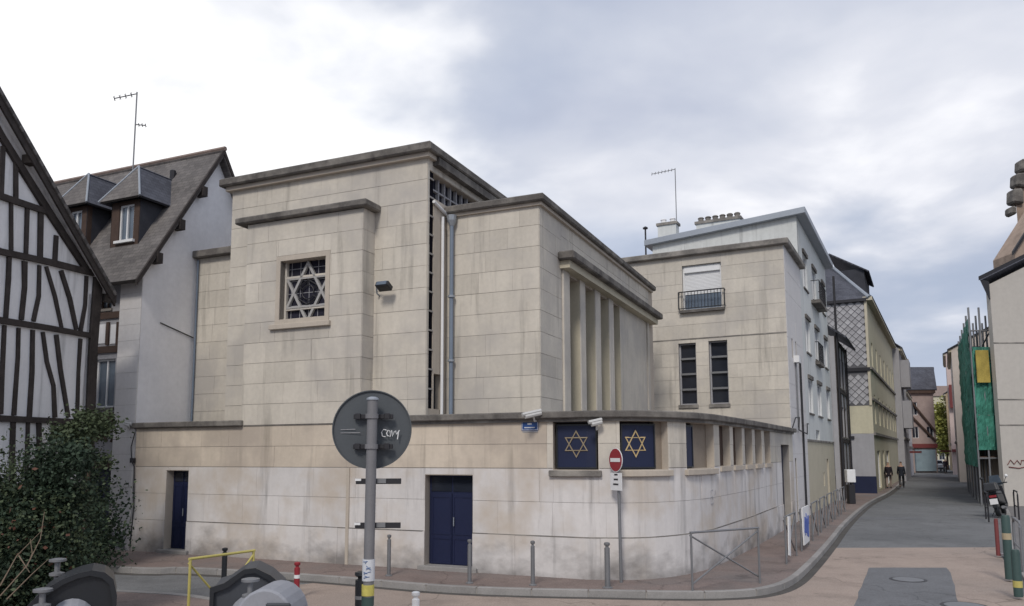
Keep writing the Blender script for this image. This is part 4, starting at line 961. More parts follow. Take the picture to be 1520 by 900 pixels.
obj('yellow_sheet', MB().box(at_y(1449, 540, 36.35)[0], at_y(1468, 540, 36.35)[0], 36.33, 36.37, y0_, y1_), mat('yellow_sheet', (.36, .28, .07), var=.5, scale=1.6, fine=.4, bump=.3), sc)

# ------------------------------------------------------------------ half timbered house at the left edge
K = Vector((-9.96, 18.5)); kd = Vector((.208, .978)); 
ht = tag(empty('half_timbered_house', (-11, 16, 0)), 'white plastered half timbered gable with crooked dark beams at the left edge', 'building')
HP = Path([tuple(K - kd * 9), tuple(K)])
HS = Path([tuple(K), (K.x - .978 * 7, K.y + .208 * 7)])
ku = lambda u, v: HP.hit(u, v)
apex_s = HP.len - 6.2
s1_, z1_ = ku(135, 400); s0_, z0_ = ku(0, 165); slp = (z0_ - z1_) / (s1_ - s0_)
def rake(s): return z1_ + slp * (s1_ - s) if s > apex_s else z1_ + slp * (s1_ - apex_s) - slp * (apex_s - s)
mbx = MB()
prof = [(HP.len, -.05), (HP.len, rake(HP.len)), (apex_s, rake(apex_s)), (max(0, apex_s - 3), rake(apex_s) - slp * min(3, apex_s)), (0.0 if apex_s < 3 else apex_s - 3, -.05)]
obj('plaster_wall', MB().hexa([HP.at(a, 0, z) for a, z in prof][::-1], [HP.at(a, -.3, z) for a, z in prof][::-1]), WPLASTER, ht)
obj('side_wall', MB().strip(HS, .0, 7, -.05, 6.3, -.3, -.002), WPLASTER, ht)
def timber(pts, w, d=.05, name='timber', base=0):
    """crooked beam through photo columns/rows, laid on the gable wall; w in metres"""
    q = [ku(u, v) for u, v in pts]; mb = MB(); lo = []; hi = []
    n = len(q); Lf = []; Rt = []
    for i in range(n):
        a = Vector(q[max(0, i - 1)]); b = Vector(q[min(n - 1, i + 1)]); t = (b - a).normalized(); m = Vector((-t.y, t.x)) * w / 2 * R.uniform(.85, 1.15); c = Vector(q[i])
        Lf.append(c + m); Rt.append(c - m)
    k = 0
    for i in range(n):
        mb.v += [HP.at(Lf[i].x, base, Lf[i].y), HP.at(Rt[i].x, base, Rt[i].y), HP.at(Rt[i].x, base + d, Rt[i].y), HP.at(Lf[i].x, base + d, Lf[i].y)]
    for i in range(n - 1):
        for j in range(4): m = (j + 1) % 4; mb.f.append((4 * i + j, 4 * i + 4 + j, 4 * i + 4 + m, 4 * i + m))
    mb.f.append((0, 1, 2, 3)); e = 4 * (n - 1); mb.f.append((e + 3, e + 2, e + 1, e))
    return obj(name, mb, TIMBER, ht)
W1 = .16
for pts in ([(-60, 355), (0, 374), (70, 389), (142, 407)], [(-60, 464), (0, 476), (70, 487), (136, 499)], [(-60, 619), (0, 621.5), (60, 624), (130, 627)], [(-60, 270), (0, 292), (72, 316)], [(-60, 760), (130, 742)]): timber(pts, .125, .07, 'timber_rail')
for pts in ([(12, 382), (11, 413), (7, 472)], [(35, 388), (35, 427), (30, 475)], [(57, 394), (56, 440), (48, 477)], [(67, 396), (80, 440), (90, 487)], [(89, 402), (102, 443), (112, 490)], [(127, 410), (125, 453), (118, 492)],
            [(5, 483), (2, 547), (0, 615)], [(26, 487), (25, 530), (19, 617)], [(47, 490), (46, 553), (42, 619)], [(62, 493), (68, 537), (78, 573), (80, 620)], [(82, 497), (88, 547), (100, 620)], [(118, 503), (115, 553), (113, 622)],
            [(15, 300), (15, 372)], [(39, 308), (37, 377)], [(59, 316), (58, 384)], [(82, 350), (80, 388)], [(3, 218), (0, 287)], [(22, 243), (22, 296)],
            [(18, 626), (16, 690), (18, 745)], [(40, 626), (38, 690), (40, 745)], [(56, 626), (58, 690), (55, 745)], [(78, 626), (76, 690), (78, 745)], [(100, 626), (98, 690), (100, 745)], [(-15, 380), (-18, 470)], [(-20, 490), (-24, 612)]): timber(pts, R.uniform(.075, .115), .05, 'timber_post')
timber([(144, 405), (136, 513), (132, 613), (126, 830)], .24, .08, 'timber_post')
timber([(-30, 150), (0, 203), (67, 310), (127, 402)], .17, .075, 'timber_rafter')
# verge: light board, dark barge board and roof
off = .2
def vpt(s, dz_, d): return HP.at(s, d, rake(s) + dz_)
sE = HP.len + .3
def rk(s): return z1_ + slp * (s1_ - s)
def vv(s, dz_, d): return HP.at(s, d, rk(s) + dz_)
obj('soffit_board', MB().hexa([vv(apex_s, -.09, 0), vv(sE, -.09, 0), vv(sE, -.09, off), vv(apex_s, -.09, off)], [vv(apex_s, -.03, 0), vv(sE, -.03, 0), vv(sE, -.03, off), vv(apex_s, -.03, off)]), WPLASTER, ht)
obj('barge_board', MB().hexa([vv(apex_s, -.24, off), vv(sE, -.24, off), vv(sE, -.24, off + .05), vv(apex_s, -.24, off + .05)], [vv(apex_s, -.02, off), vv(sE, -.02, off), vv(sE, -.02, off + .05), vv(apex_s, -.02, off + .05)]), TIMBER, ht)
def back(p, k): return (p[0] - .978 * k, p[1] + .208 * k, p[2])
slope('roof', [vv(sE, .07, off + .08), back(vv(sE, .07, off + .08), 8), back(vv(apex_s, .07, off + .08), 8), vv(apex_s, .07, off + .08)], SLATE, ht, .08)
for uu, vv_ in ((38, 236), (158, 405)):
    s_, z_ = ku(uu, vv_); obj('purlin_end', MB().strip(HP, s_ - .1, s_ + .12, rk(s_) - .2, rk(s_) - .01, 0, off + .03), TIMBER, ht)
# ------------------------------------------------------------------ white gabled house with dormers
lh = tag(empty('white_gable_house', (*L(11, 2.4), 0)), 'white gabled house with mossy slate roof and two dormers left of the synagogue', 'building')
ZE = 7.55; ZA = 11.3; B2 = 4.8
GP = Path([L(9.6, 0), L(9.6, B2)])
prof = [(0, -.05), (B2, -.05), (B2, ZE), (B2 / 2, ZA), (0, ZE)]
obj('gable_wall', MB().hexa([GP.at(a, -.25, z) for a, z in prof][::-1], [GP.at(a, 0, z) for a, z in prof][::-1]), GABLEPL, lh)
PF_ = Path([L(10.38, 0), L(9.6, 0)])
pier = obj('front_pier', MB().strip(PF_, 0, PF_.len - .002, -.05, ZE, -.3, .004), MORTAR, lh)
z = .0
while z < ZE - .1:
    h_ = min(.42, ZE - z); obj('pier_block', MB().strip(PF_, .002, PF_.len - .003, z + .003, z + h_ - .003, 0, .016), PIERPL, pier); z += h_
LF = Path([L(17, .12), L(10.38, .12)])
def HU(u, v): return LF.hit(u, v)
lops = []
a0, zz0 = HU(147, 460); a1, zz1 = HU(167, 428); lops.append((a0, a1, zz0, zz1))
a0, zz0 = HU(138, 606); a1, zz1 = HU(172, 532); lops.append((a0, min(a1, LF.len - .08), zz0, zz1))
lops.append((LF.len - 1.4, LF.len - .05, 0, 2.15))
obj('front_wall', wall_mesh(LF, 0, LF.len, -.05, ZE, lops, .25), GREYR, lh)
for o in lops[:2]: window(LF, *o, lh, depth=.12, fm=TIMBER2 if o[2] > 5 else WHITE, gm=GLASSL)
obj('passage_door', MB().strip(LF, *lops[2], -.24, -.2), BLUEDK, lh)
for v0 in (470, 520, 618, 690): z = HU(150, v0)[1]; obj('timber_rail', MB().strip(LF, 3, LF.len, z - .09, z + .09, -.01, .05), TIMBER2, lh)
for u0 in (143, 161, 176): a = HU(u0, 495)[0]; z = HU(u0, 495)[1]; obj('timber_post', MB().strip(LF, a - .05, a + .05, z - .32, z + .3, -.01, .045), TIMBER2, lh)
a = HU(152, 640)[0]; z = HU(152, 640)[1]
for k in (-1, 0, 1):
    for sg_ in (-1, 1): obj('cross_brace', MB().tube([LF.at(a + k * .55 - sg_ * .2, .01, z - .28), LF.at(a + k * .55 + sg_ * .2, .01, z + .3)], .045, 4), TIMBER2, lh)
for u0 in (152, 170):
    a, z = HU(u0, 496); obj('white_infill', MB().strip(LF, a - .13, a + .13, z - .26, z + .26, 0, .02), WPLASTER, lh)
# roof
k_ = (ZA - ZE) / (B2 / 2)
ev = .42
slope('roof', [(*L(18, -ev), ZE - k_ * ev + .06), (*L(9.35, -ev), ZE - k_ * ev + .06), (*L(9.35, B2 / 2), ZA + .12), (*L(18, B2 / 2), ZA + .12)], SLATE, lh, .12)
slope('roof', [(*L(18, B2 + ev), ZE - k_ * ev + .06), (*L(9.35, B2 + ev), ZE - k_ * ev + .06), (*L(9.35, B2 / 2), ZA + .12), (*L(18, B2 / 2), ZA + .12)], SLATE, lh, .12)
for s0, s1 in ((-ev, B2 / 2), (B2 + ev, B2 / 2)):
    A = (*L(9.32, s0), ZE - k_ * ev - .1); Bq = (*L(9.32, s1), ZA - .03)
    obj('barge_board', MB().hexa([A, Bq, (*L(9.38, s1), ZA - .03), (*L(9.38, s0), A[2])], [(A[0], A[1], A[2] + .17), (Bq[0], Bq[1], Bq[2] + .17), (*L(9.38, s1), ZA + .14), (*L(9.38, s0), A[2] + .17)]), TIMBER, lh)
for bpos in (.25, .95, 1.7): zc = ZE + k_ * bpos; obj('purlin_end', MB().prism([L(9.3, bpos - .09), L(9.62, bpos - .09), L(9.62, bpos + .09), L(9.3, bpos + .09)], zc - .42, zc - .14), TIMBER, lh)
obj('ridge_cap', MB().tube([(*L(9.3, B2 / 2), ZA + .14), (*L(18, B2 / 2), ZA + .14)], .07, 6), TERRA, lh)
x, y = L(10.8, 1.9); obj('roof_vent', MB().lathe([(.09, 0), (.09, .3), (.02, .34)], (x, y, ZE + k_ * 1.9), 8), DARKM, lh)
DB = .35
def dormer(uc, n_):
    bq = DB; r = on(uc[0], uc[2], L(0, bq), L(10, bq)); aR = toL(*r[:2])[0]; r2 = on(uc[1], uc[2], L(0, bq), L(10, bq)); aL = toL(*r2[:2])[0]
    z0 = ZE + k_ * bq + .1; z1 = on(uc[1], uc[3], L(0, bq), L(10, bq))[2]
    FP = Path([L(aL, bq), L(aR, bq)]); w = FP.len
    m = .3
    op = (m, w - m * .75, z0 + .12, z1 - .1)
    dd = obj('dormer', wall_mesh(FP, 0, w, z0 - .1, z1, [op], .15), TIMBER2, lh)
    f = obj('dormer_window', frame_ring(MB(), FP, *op, .05, -.1, -.04).strip(FP, (op[0] + op[1]) / 2 - .025, (op[0] + op[1]) / 2 + .025, op[2] + .05, op[3] - .05, -.1, -.035), WHITE, lh)
    obj('pane', MB().strip(FP, op[0], (op[0] + op[1]) / 2, op[2], op[3], -.12, -.08), GLASSL, f); obj('pane', MB().strip(FP, (op[0] + op[1]) / 2, op[1], op[2], op[3], -.12, -.08), GLASSL, f)
    obj('sill', MB().strip(FP, op[0] - .08, op[1] + .08, op[2] - .07, op[2], -.1, .08), WHITE, f)
    for aa in (aR, aL):      # cheeks
        bb_ = (z1 - ZE) / k_; s_ = .03 if aa == aR else -.03
        obj('dormer_cheek', MB().hexa([(*L(aa, bq), z0 - .2), (*L(aa, bq), z1), (*L(aa, bb_), z1)], [(*L(aa + s_, bq), z0 - .2), (*L(aa + s_, bq), z1), (*L(aa + s_, bb_), z1)]), SLATE2, lh)
    # hipped roof with a swept front
    o = .24; zc = z1 + .0; am = (aL + aR) / 2; zt_ = z1 + 1.12; bt = bq + .35; br = (zt_ - ZE) / k_ + .05
    e0 = (*L(aL + o, bq - o), zc); e1 = (*L(aR - o, bq - o), zc); b0 = (*L(aL + o, (zc - ZE) / k_ + .1), zc); b1 = (*L(aR - o, (zc - ZE) / k_ + .1), zc)
    tp = (*L(am, bt), zt_); tb = (*L(am, br + .15), zt_); 
    slope('dormer_roof', [e0, e1, tp, (tp[0] - 1e-3, tp[1], tp[2])], SLATE, lh, .07)
    slope('dormer_roof', [e1, b1, tb, tp], SLATE2, lh, .07)
    slope('dormer_roof', [b0, e0, tp, tb], SLATE2, lh, .07)
    obj('hip_flashing', MB().tube([e1, tp], .03, 6).tube([e0, tp], .03, 6), ZINC, lh)
    obj('flashing', MB().tube([b1, tb], .05, 6), ZINC, lh)
    return am, tp
dormer((207, 165, 330, 303), 0)
am_, tp_ = dormer((128, 92, 350, 312), 1)
rA = on(198, 240, L(0, 1.3), L(10, 1.3)); x, y = rA[0], rA[1]; zt_ = on(203, 137, L(0, 1.3), L(10, 1.3))[2]
antenna((x, y), zt_, 9.5, 'tall television aerial above the dormer of the white gabled house', rad(195), n=4, ln=.6)
# cable, bracket on the gable
obj('wall_cable', MB().tube([GP.at(.6, .02, 6.0), GP.at(1.75, .02, 5.75)], .015, 5), DARKM, lh)
obj('base_vent', MB().strip(PF_, .15, .62, .15, .55, .0, .03), GREYR, lh)

# ------------------------------------------------------------------ small fittings on the walls
def floodlight():
    p = TF.hit(565, 432); s, z = p; t = tag(empty('floodlight', TF.at(s, 0, z)), 'black floodlight on a bracket beside the star window bay', 'floodlight')
    obj('bracket', MB().tube([TF.at(s - .02, 0, z - .12), TF.at(s - .02, .12, z - .08), TF.at(s + .02, .2, z + .06), TF.at(s + .15, .24, z + .06)], .02, 6), ZINC, t)
    M = Matrix.Translation(TF.at(s + .28, .3, z + .02)) @ Matrix.Rotation(math.atan2(-.3986, .917), 4, 'Z') @ Matrix.Rotation(rad(-28), 4, 'X')
    obj('lamp_head', MB().box(-.17, .17, -.12, .12, -.06, .07).xform(M), BLACK, t, bevel=.02)
    obj('lens', MB().box(-.13, .13, -.128, -.12, -.045, .05).xform(M), GLASSL, t)
floodlight()
CAMW = mat('off_white_plastic', (.50, .50, .49), rough=.5, var=.08, bump=0)
def camera_box(P, u, v, lng, ang, label, dd=.25):
    lng *= .85
    s, z = P.hit(u, v); c = P.at(s, dd, z); t = tag(empty('security_camera', c), label, 'camera')
    dr = Vector((math.cos(ang), math.sin(ang), -.22)).normalized(); c = Vector(c)
    obj('housing', MB().tube([c - dr * lng / 2, c + dr * lng / 2], .045, 8), CAMW, t, smooth=True)
    obj('sun_hood', MB().tube([c - dr * lng / 2 + Vector((0, 0, .05)), c + dr * (lng / 2 + .06) + Vector((0, 0, .05))], .04, 6), CAMW, t)
    obj('mounting_arm', MB().tube([P.at(s, 0, z - .1), P.at(s, dd * .6, z - .12), tuple(c)], .02, 6), CAMW, t)
camera_box(LW, 797, 617, .42, rad(205), 'long white security camera above the street name plate', .3)
camera_box(LW, 886, 629, .26, rad(200), 'short white security camera at the pillar between the star panels', .2)
camera_box(LW, 195, 631, .26, rad(330), 'small white security camera at the left end of the ledge', .12)
t = tag(empty('cable_run', LW.at(.1, .05, 3)), 'thin dark cable hanging at the left end of the low wall', 'cable')
obj('cable', MB().tube([LW.at(.0, .06, 3.05), LW.at(-.08, .08, 2.7), LW.at(-.05, .07, 2.35), LW.at(.04, .06, 2.2), LW.at(.08, .05, 1.2), LW.at(.02, .05, .2)], .014, 6), DARKM, t)
obj('junction_box', MB().strip(LW, -.08, .04, 2.3, 2.42, .03, .1), DARKM, t)
s, z = LW.hit(787, 632)
t = tag(empty('street_name_plate', LW.at(s, .03, z)), 'blue enamel street name plate under the ledge', 'street sign')
obj('plate', MB().strip(LW, s - .18, s + .18, z - .1, z + .10, .016, .03), ENAMEL, t)
obj('plate_border', frame_ring(MB(), LW, s - .17, s + .17, z - .09, z + .09, .008, .03, .033), WHITE, t)
obj('faded_marks', MB().strip(LW, s - .05, s + .04, z + .02, z + .05, .03, .034).strip(LW, s - .12, s + .11, z - .05, z - .03, .03, .034), PAPER, t)
obj('second_plate', MB().strip(LW, s - .16, s + .17, z - .135, z - .112, .016, .024), GREYR, t)
gm = MB(); s, z = LW.hit(1057, 738)
for p in ([(-.12, -.14), (-.14, .14), (.0, .15)], [(-.13, .0), (-.02, .02)], [(-.12, -.13), (0, -.12), (.02, 0)], [(.1, .04), (.14, .14), (.17, .04)]): gm.tube([LW.at(s + a, .018, z + b) for a, b in p], .012, 5)
tag(obj('graffiti_tag', gm, GREYR), 'small grey scrawl painted on the curved corner wall', 'graffiti')
# ------------------------------------------------------------------ road sign seen from behind
px, py = at_y(547, 800, 8.5)[0], 8.5
def sz(v): return at_y(550, v, 8.5)[2]
sgn = tag(empty('round_road_sign', (px, py, 0)), 'back of a round grey road sign on a stickered pole in the foreground', 'road sign')
sgn.rotation_euler = (0, 0, 0)
lean = .012
obj('pole', MB().tube([(px, py, 0), (px + .02, py, sz(594))], .057, 16), POLE, sgn, smooth=True)
obj('pole_cap', MB().lathe([(.068, 0), (.066, .02), (.03, .035)], (px + .02, py, sz(594)), 16), ZINC, sgn)
dc = (at_y(551, 637, 8.6)[0], 8.66, sz(637))
rD = 58.5 * 8.6 / F
n = 48; mb = MB()
def disc(mb, c, r0, prof):
    return mb.lathe(prof, (0, 0, 0), 64).xform(Matrix.Translation(c) @ Matrix.Rotation(rad(6), 4, 'Z') @ Matrix.Rotation(rad(90), 4, 'X'))
obj('sign_disc', disc(MB(), dc, rD, [(rD - .02, -.015), (rD, -.012), (rD, .022), (rD - .012, .022), (rD - .014, 0), (.01, 0)]), SIGNB, sgn, smooth=True)
for v0 in (618, 663):
    z = sz(v0); br = obj('clamp_rail', MB().box(px - .2, px + .23, py + .075, py + .12, z - .025, z + .025), DARKM, sgn, bevel=.004)
    for sx_ in (-.15, .17): obj('clamp_bolt', MB().box(px + sx_ - .03, px + sx_ + .03, py + .055, py + .08, z - .03, z + .035), DARKM, br, bevel=.005)
    obj('pole_clamp', MB().lathe([(.072, z - .025), (.072, z + .025)], (px + .015, py, 0), 16), POLE, br)
for v0 in (715, 781):
    z = sz(v0); br = obj('bracket_rail', MB().box(px - .16, px + .33, py + .06, py + .09, z - .03, z + .03), DARKM, sgn, bevel=.003)
    obj('rail_end', MB().box(px - .165, px - .1, py + .05, py + .07, z + .005, z + .03), WHITE, br); obj('rail_plate', MB().box(px + .07, px + .17, py + .045, py + .062, z - .02, z + .03), GALV, br)
def curl(name, lines, c, s_, mt, r=.0032):
    mb = MB()
    for l_ in lines: mb.tube([(c[0] + a * s_, c[1], c[2] + b * s_) for a, b in l_], r, 5)
    return obj(name, mb, mt, sgn)
cc = (at_y(573, 643, 8.6)[0], 8.635, sz(643))
curl('paint_scrawl', [[(0, .3), (-.3, .4), (-.5, .1), (-.4, -.3), (-.1, -.35)], [(.0, .0), (.15, .3), (.35, .2), (.4, -.3), (.1, -.25), (.0, .0)], [(.5, .3), (.6, -.3), (.8, .2)], [(.9, .25), (1.0, -.1), (1.3, .3)], [(1.2, .2), (1.1, -.6)]], cc, .11, WHITE, .006)
cc = (at_y(505, 640, 8.6)[0], 8.62, sz(640))
curl('printed_marks', [[(0, .1), (.9, .13)], [(0, -.1), (1.2, -.08)]], cc, .18, GREYR, .0035)
st_ = obj('sticker', MB().lathe([(.0665, sz(862)), (.0665, sz(830))], (px + .006, py, 0), 20), PAPER, sgn, smooth=True)
tg = MB()
for k in range(9): 
    z = sz(833 + k * 3.0); tg.tube([(px + R.uniform(-.045, 0), py - .0665, z), (px + R.uniform(0, .045), py - .0665, z + R.uniform(-.03, .03))], .004, 4)
obj('sticker_scribble', tg, mat('dull_blue_ink', (.10, .16, .30)), sgn)
obj('sticker', MB().lathe([(.0665, sz(884)), (.0665, sz(868))], (px + .003, py, 0), 20), mat('yellow_sticker', (.5, .45, .12), var=.3, scale=12), sgn, smooth=True)
obj('sticker', MB().lathe([(.0662, sz(899)), (.0662, sz(886))], (px + .003, py, 0), 20), GREENP, sgn, smooth=True)

# ------------------------------------------------------------------ no entry sign
nx_, ny_ = at_z(922, 865, .115)
ne = tag(empty('no_entry_sign', (nx_, ny_, .115)), 'red no entry sign on a thin pole by the curved wall', 'road sign')
def nz(v): return at_y(921, v, ny_)[2]
obj('pole', MB().tube([(nx_, ny_, .115), (nx_ - .015, ny_, nz(668))], .03, 10), GALV, ne, smooth=True)
ang = rad(-64)
Mn = Matrix.Translation((nx_ - .02, ny_, nz(683))) @ Matrix.Rotation(ang, 4, 'Z')
rr = 17.5 * ny_ / F
def nd_(prof, mt, name, dy): return obj(name, MB().lathe(prof, (0, 0, 0), 40).xform(Mn @ Matrix.Translation((0, dy, 0)) @ Matrix.Rotation(rad(90), 4, 'X')), mt, ne)
nd_([(rr, 0), (rr, .012)], WHITE, 'rim', -.04); nd_([(rr - .012, 0), (rr - .012, .004)], REDP, 'red_disc', -.052)
obj('white_bar', MB().box(-rr * .72, rr * .72, -.062, -.057, -.035, .035).xform(Mn), WHITE, ne)
pl = obj('supplementary_plate', MB().box(-.19, .19, -.05, -.04, nz(728) - nz(683), nz(702) - nz(683)).xform(Mn), WHITE, ne)
z0_ = nz(713)
for k, (aa, bb2) in enumerate(((-.05, .07), (.03, .06), (-.02, .08))):
    obj('plate_mark', MB().box(-.09 + .02 * k, .08 - .01 * k, -.054, -.05, -.5 + .0 + .09 * k - (.0) + (z0_ - nz(683)) + .41 - .0, -.5 + .03 + .09 * k + (z0_ - nz(683)) + .41).xform(Mn), DARKM, ne)

# ------------------------------------------------------------------ bollards, posts, barriers
GP_ = 'slim grey posts along the kerb'
def post(h=1.05, r=.038, mt=GALV):
    t = empty('street_post'); obj('post_shaft', MB().lathe([(r, 0), (r, h - .1), (r * .6, h - .09), (r * .6, h - .06)], n=12), mt, t, smooth=True)
    obj('post_head', MB().lathe([(r * .9, h - .06), (r * 1.1, h - .045), (r * 1.05, h - .01), (r * .5, h)], n=12), mt, t, smooth=True)
    obj('base_flange', MB().lathe([(r * 1.9, 0), (r * 1.9, .012), (r * 1.1, .03)], n=12), mt, t); return t
first = None
plist = [((577, 855), 'slim grey post left of the wide blue door'), ((697, 866), 'slim grey post at the right jamb of the wide blue door'), ((791, 869), 'slim grey post midway along the wall between the wide door and the star panels'), ((902, 873), 'slim grey post directly left of the no entry sign')]
for (u, v), lb in plist:
    x, y = at_z(u, v, .115)
    if first is None: first = post(.80); c = first
    else: c = copy_tree(first)
    c.location = (x, y, .115); tag(c, lb, 'post', GP_)
    if u == 902: c.scale = (1.3, 1.3, 1.0)
x, y = at_z(332, 870, 0.0); c = post(.72, .05, BLACK); c.name = 'street_post'; c.location = (x, y, .0); tag(c, 'short dark post behind the yellow barrier', 'post')
x, y = at_z(440, 888, 0.0); c = post(.62, .05, REDP); c.name = 'street_post'; c.location = (x, y, .0); tag(c, 'short red post right of the waste containers', 'post')
obj('white_band', MB().lathe([(.053, .34), (.053, .4)], n=12), WHITE, c)
x, y = at_y(536, 900, 9.6)[0], 9.6; c = post(at_y(536, 848, 9.6)[2], .075, BLACK); c.location = (x, y, 0); tag(c, 'thick black bollard beside the stickered sign pole', 'bollard')
obj('grey_ring', MB().lathe([(.078, .78), (.078, .82)], n=12), GALV, c)
x, y = at_y(617, 900, 10.5)[0], 10.5; c = post(at_y(617, 878, 10.5)[2], .05, WHITE); c.location = (x, y, 0); tag(c, 'white topped bollard at the bottom edge right of the sign pole', 'bollard')
obj('blue_mark', MB().lathe([(.053, .30), (.053, .46)], n=12), ENAMEL, c)

def xbarrier(w, h, mt, name='crossed_barrier', fabric=False, r=.020):
    t = empty(name)
    obj('upright', MB().tube([(0, 0, 0), (0, 0, h)], r, 8), mt, t); obj('upright', MB().tube([(w, 0, 0), (w, 0, h)], r, 8), mt, t)
    obj('top_rail', MB().tube([(-.02, 0, h), (w + .02, 0, h)], r, 8), mt, t)
    obj('cross_bar', MB().tube([(0, .0, .12), (w, 0, h - .05)], r * .8, 8), mt, t); obj('cross_bar', MB().tube([(0, .03, h - .05), (w, .03, .12)], r * .8, 8), mt, t)
    return t
def place_between(c, p, q, z):
    c.location = (*p, z); c.rotation_euler = (0, 0, math.atan2(q[1] - p[1], q[0] - p[0]))
p, q = at_z(1028, 878, .115), at_z(1128, 866, .115); w = math.dist(p, q)
xb = xbarrier(w, 1.0, GALV); place_between(xb, p, q, .115); tag(xb, 'grey crossed tube barrier at the rounded pavement corner', 'barrier', 'crossed barriers along the pavement edge')
wb = xbarrier(1.55, 1.0, GALV); t0, w0 = toS(*at_z(1172, 838, .115))
kerb_line = lambda s_: Vector(KP.at(s_, -.45, 0)[:2])
s17 = min(range(len(KP.s)), key=lambda i: (KP.p[i] - Vector((5.7, 15.9))).length)
sB = KP.s[s17] + .9
blab = ['second crossed barrier, nearest the white boards on the kerb', 'third crossed barrier, carrying a white scribbled board', 'fourth crossed barrier further up the side street pavement', 'fifth crossed barrier further up the side street pavement', 'sixth crossed barrier in front of the cream ground floor', 'seventh crossed barrier near the narrow dark house', 'farthest crossed barrier on the left pavement']
for k in range(7):
    a = kerb_line(sB + 2.5 * k); b = kerb_line(sB + 2.5 * k + 1.5); c = wb if k == 0 else copy_tree(wb)
    place_between(c, (a.x, a.y), (b.x, b.y), .115); tag(c, blab[k], 'barrier', 'crossed barriers along the pavement edge')
for k, lb in ((0, 'white cloth strip tied on the nearer side street barrier'), (1, 'white board with blue scribbles on the side street barrier')):
    a = kerb_line(sB + 2.5 * k - .0); b = kerb_line(sB + 2.5 * k + 1.5); dvec = (b - a).normalized(); nn_ = Vector((dvec.y, -dvec.x))
    t = tag(empty('barrier_board', (a.x, a.y, .6)), lb, 'board')
    def PB(x, z, d): q = a + dvec * x + nn_ * d; return (q.x, q.y, z)
    if k == 0:
        obj('strip', MB().hexa([PB(0.1, .3, .03), PB(.35, .25, .03), PB(.5, 1.1, .03), PB(.2, 1.12, .03)], [PB(0.1, .3, .05), PB(.35, .25, .05), PB(.5, 1.1, .05), PB(.2, 1.12, .05)]), WHITE, t)
    else:
        obj('board', MB().hexa([PB(.1, .25, .03), PB(1.2, .25, .03), PB(1.3, 1.15, .03), PB(0, 1.15, .03)], [PB(.1, .25, .06), PB(1.2, .25, .06), PB(1.3, 1.15, .06), PB(0, 1.15, .06)]), WHITE, t)
        ink = MB()
        for m in range(6): ink.tube([PB(.2 + .15 * m, R.uniform(.35, .6), .062), PB(.3 + .15 * m, R.uniform(.8, 1.05), .062), PB(.25 + .16 * m, R.uniform(.4, .7), .062)], .02, 4)
        obj('scribble', ink, mat('blue_ink', (.08, .12, .35)), t)
# yellow barrier
p, q = at_y(280, 893, 9.6), at_y(374, 893, 10.4)
zt_ = at_y(280, 830, 9.6)[2]
yb = xbarrier(math.dist(p[:2], q[:2]), zt_ - .085, YELP, 'yellow_barrier', r=.017); place_between(yb, p[:2], q[:2], .085); tag(yb, 'yellow crossed tube barrier beside the waste containers', 'barrier')
for ch in list(yb.children):
    pass
# right hand posts
def fat_post(h, r, mt, band=None):
    t = empty('bollard'); obj('shaft', MB().lathe([(r, 0), (r, h - .05), (r * .8, h)], n=14), mt, t, smooth=True)
    if band: obj('band', MB().lathe([(r + .004, h * band[0]), (r + .004, h * band[1])], n=14), band[2], t)
    return t
def hp(u, v0, v1): x, y = at_z(u, v1, .045); return x, y, at_y(u, v0, y)[2] - .045
x, y, h = hp(1499, 765, 860); c = fat_post(h, .078, GREENP, (.62, .72, mat('tan_band', (.4, .33, .22)))); c.location = (x, y, .045); tag(c, 'tall dark green bollard with a tan band at the right', 'bollard')
x, y, h = hp(1512, 816, 886); c = fat_post(h, .07, GREENP, (.2, .34, YELP)); c.location = (x, y, .045); tag(c, 'shorter green bollard with yellow ring at the lower right corner', 'bollard')
x, y, h = hp(1482, 770, 825); c = fat_post(h, .07, REDP, (.0, .0, REDP)) if False else fat_post(h, .045, REDBR); c.location = (x, y, .045); tag(c, 'red warning post on the right kerb', 'post')
x2, y2 = x + .17, y - .1; c = tag(empty('warning_panel', (x2, y2, .045)), 'white panel leaning against the red post', 'panel')
obj('panel_board', MB().box(x2 - .07, x2 + .07, y2 - .02, y2 + .02, .05, h * .86), PAPER, c); obj('panel_foot', MB().box(x2 - .12, x2 + .12, y2 - .15, y2 + .15, .045, .1), GREYR, c)
hb = None
for k, (u, v, lb) in enumerate(((1468, 775, 'hoop rail beside the parked scooter on its left'), (1513, 772, 'hoop rail right of the parked scooter'), (1519, 850, 'pale rail end at the right edge near the green bollards'))):
    x, y = at_z(u, v, .045); t = tag(empty('hoop_rail', (x, y, .045)), lb, 'rail')
    hh = .95; ll = 1.3
    obj('hoop', MB().tube([(x, y, .04), (x, y, hh), (x + .466 * .15, y + .885 * .15, hh + .1), (x + .466 * ll, y + .885 * ll, hh + .1), (x + .466 * (ll + .15), y + .885 * (ll + .15), hh), (x + .466 * (ll + .15), y + .885 * (ll + .15), .04)], .028, 8), DARKM if k < 2 else GALV, t)
    obj('middle_bar', MB().tube([(x, y, .5), (x + .466 * (ll + .15), y + .885 * (ll + .15), .5)], .02, 6), DARKM if k < 2 else GALV, t)

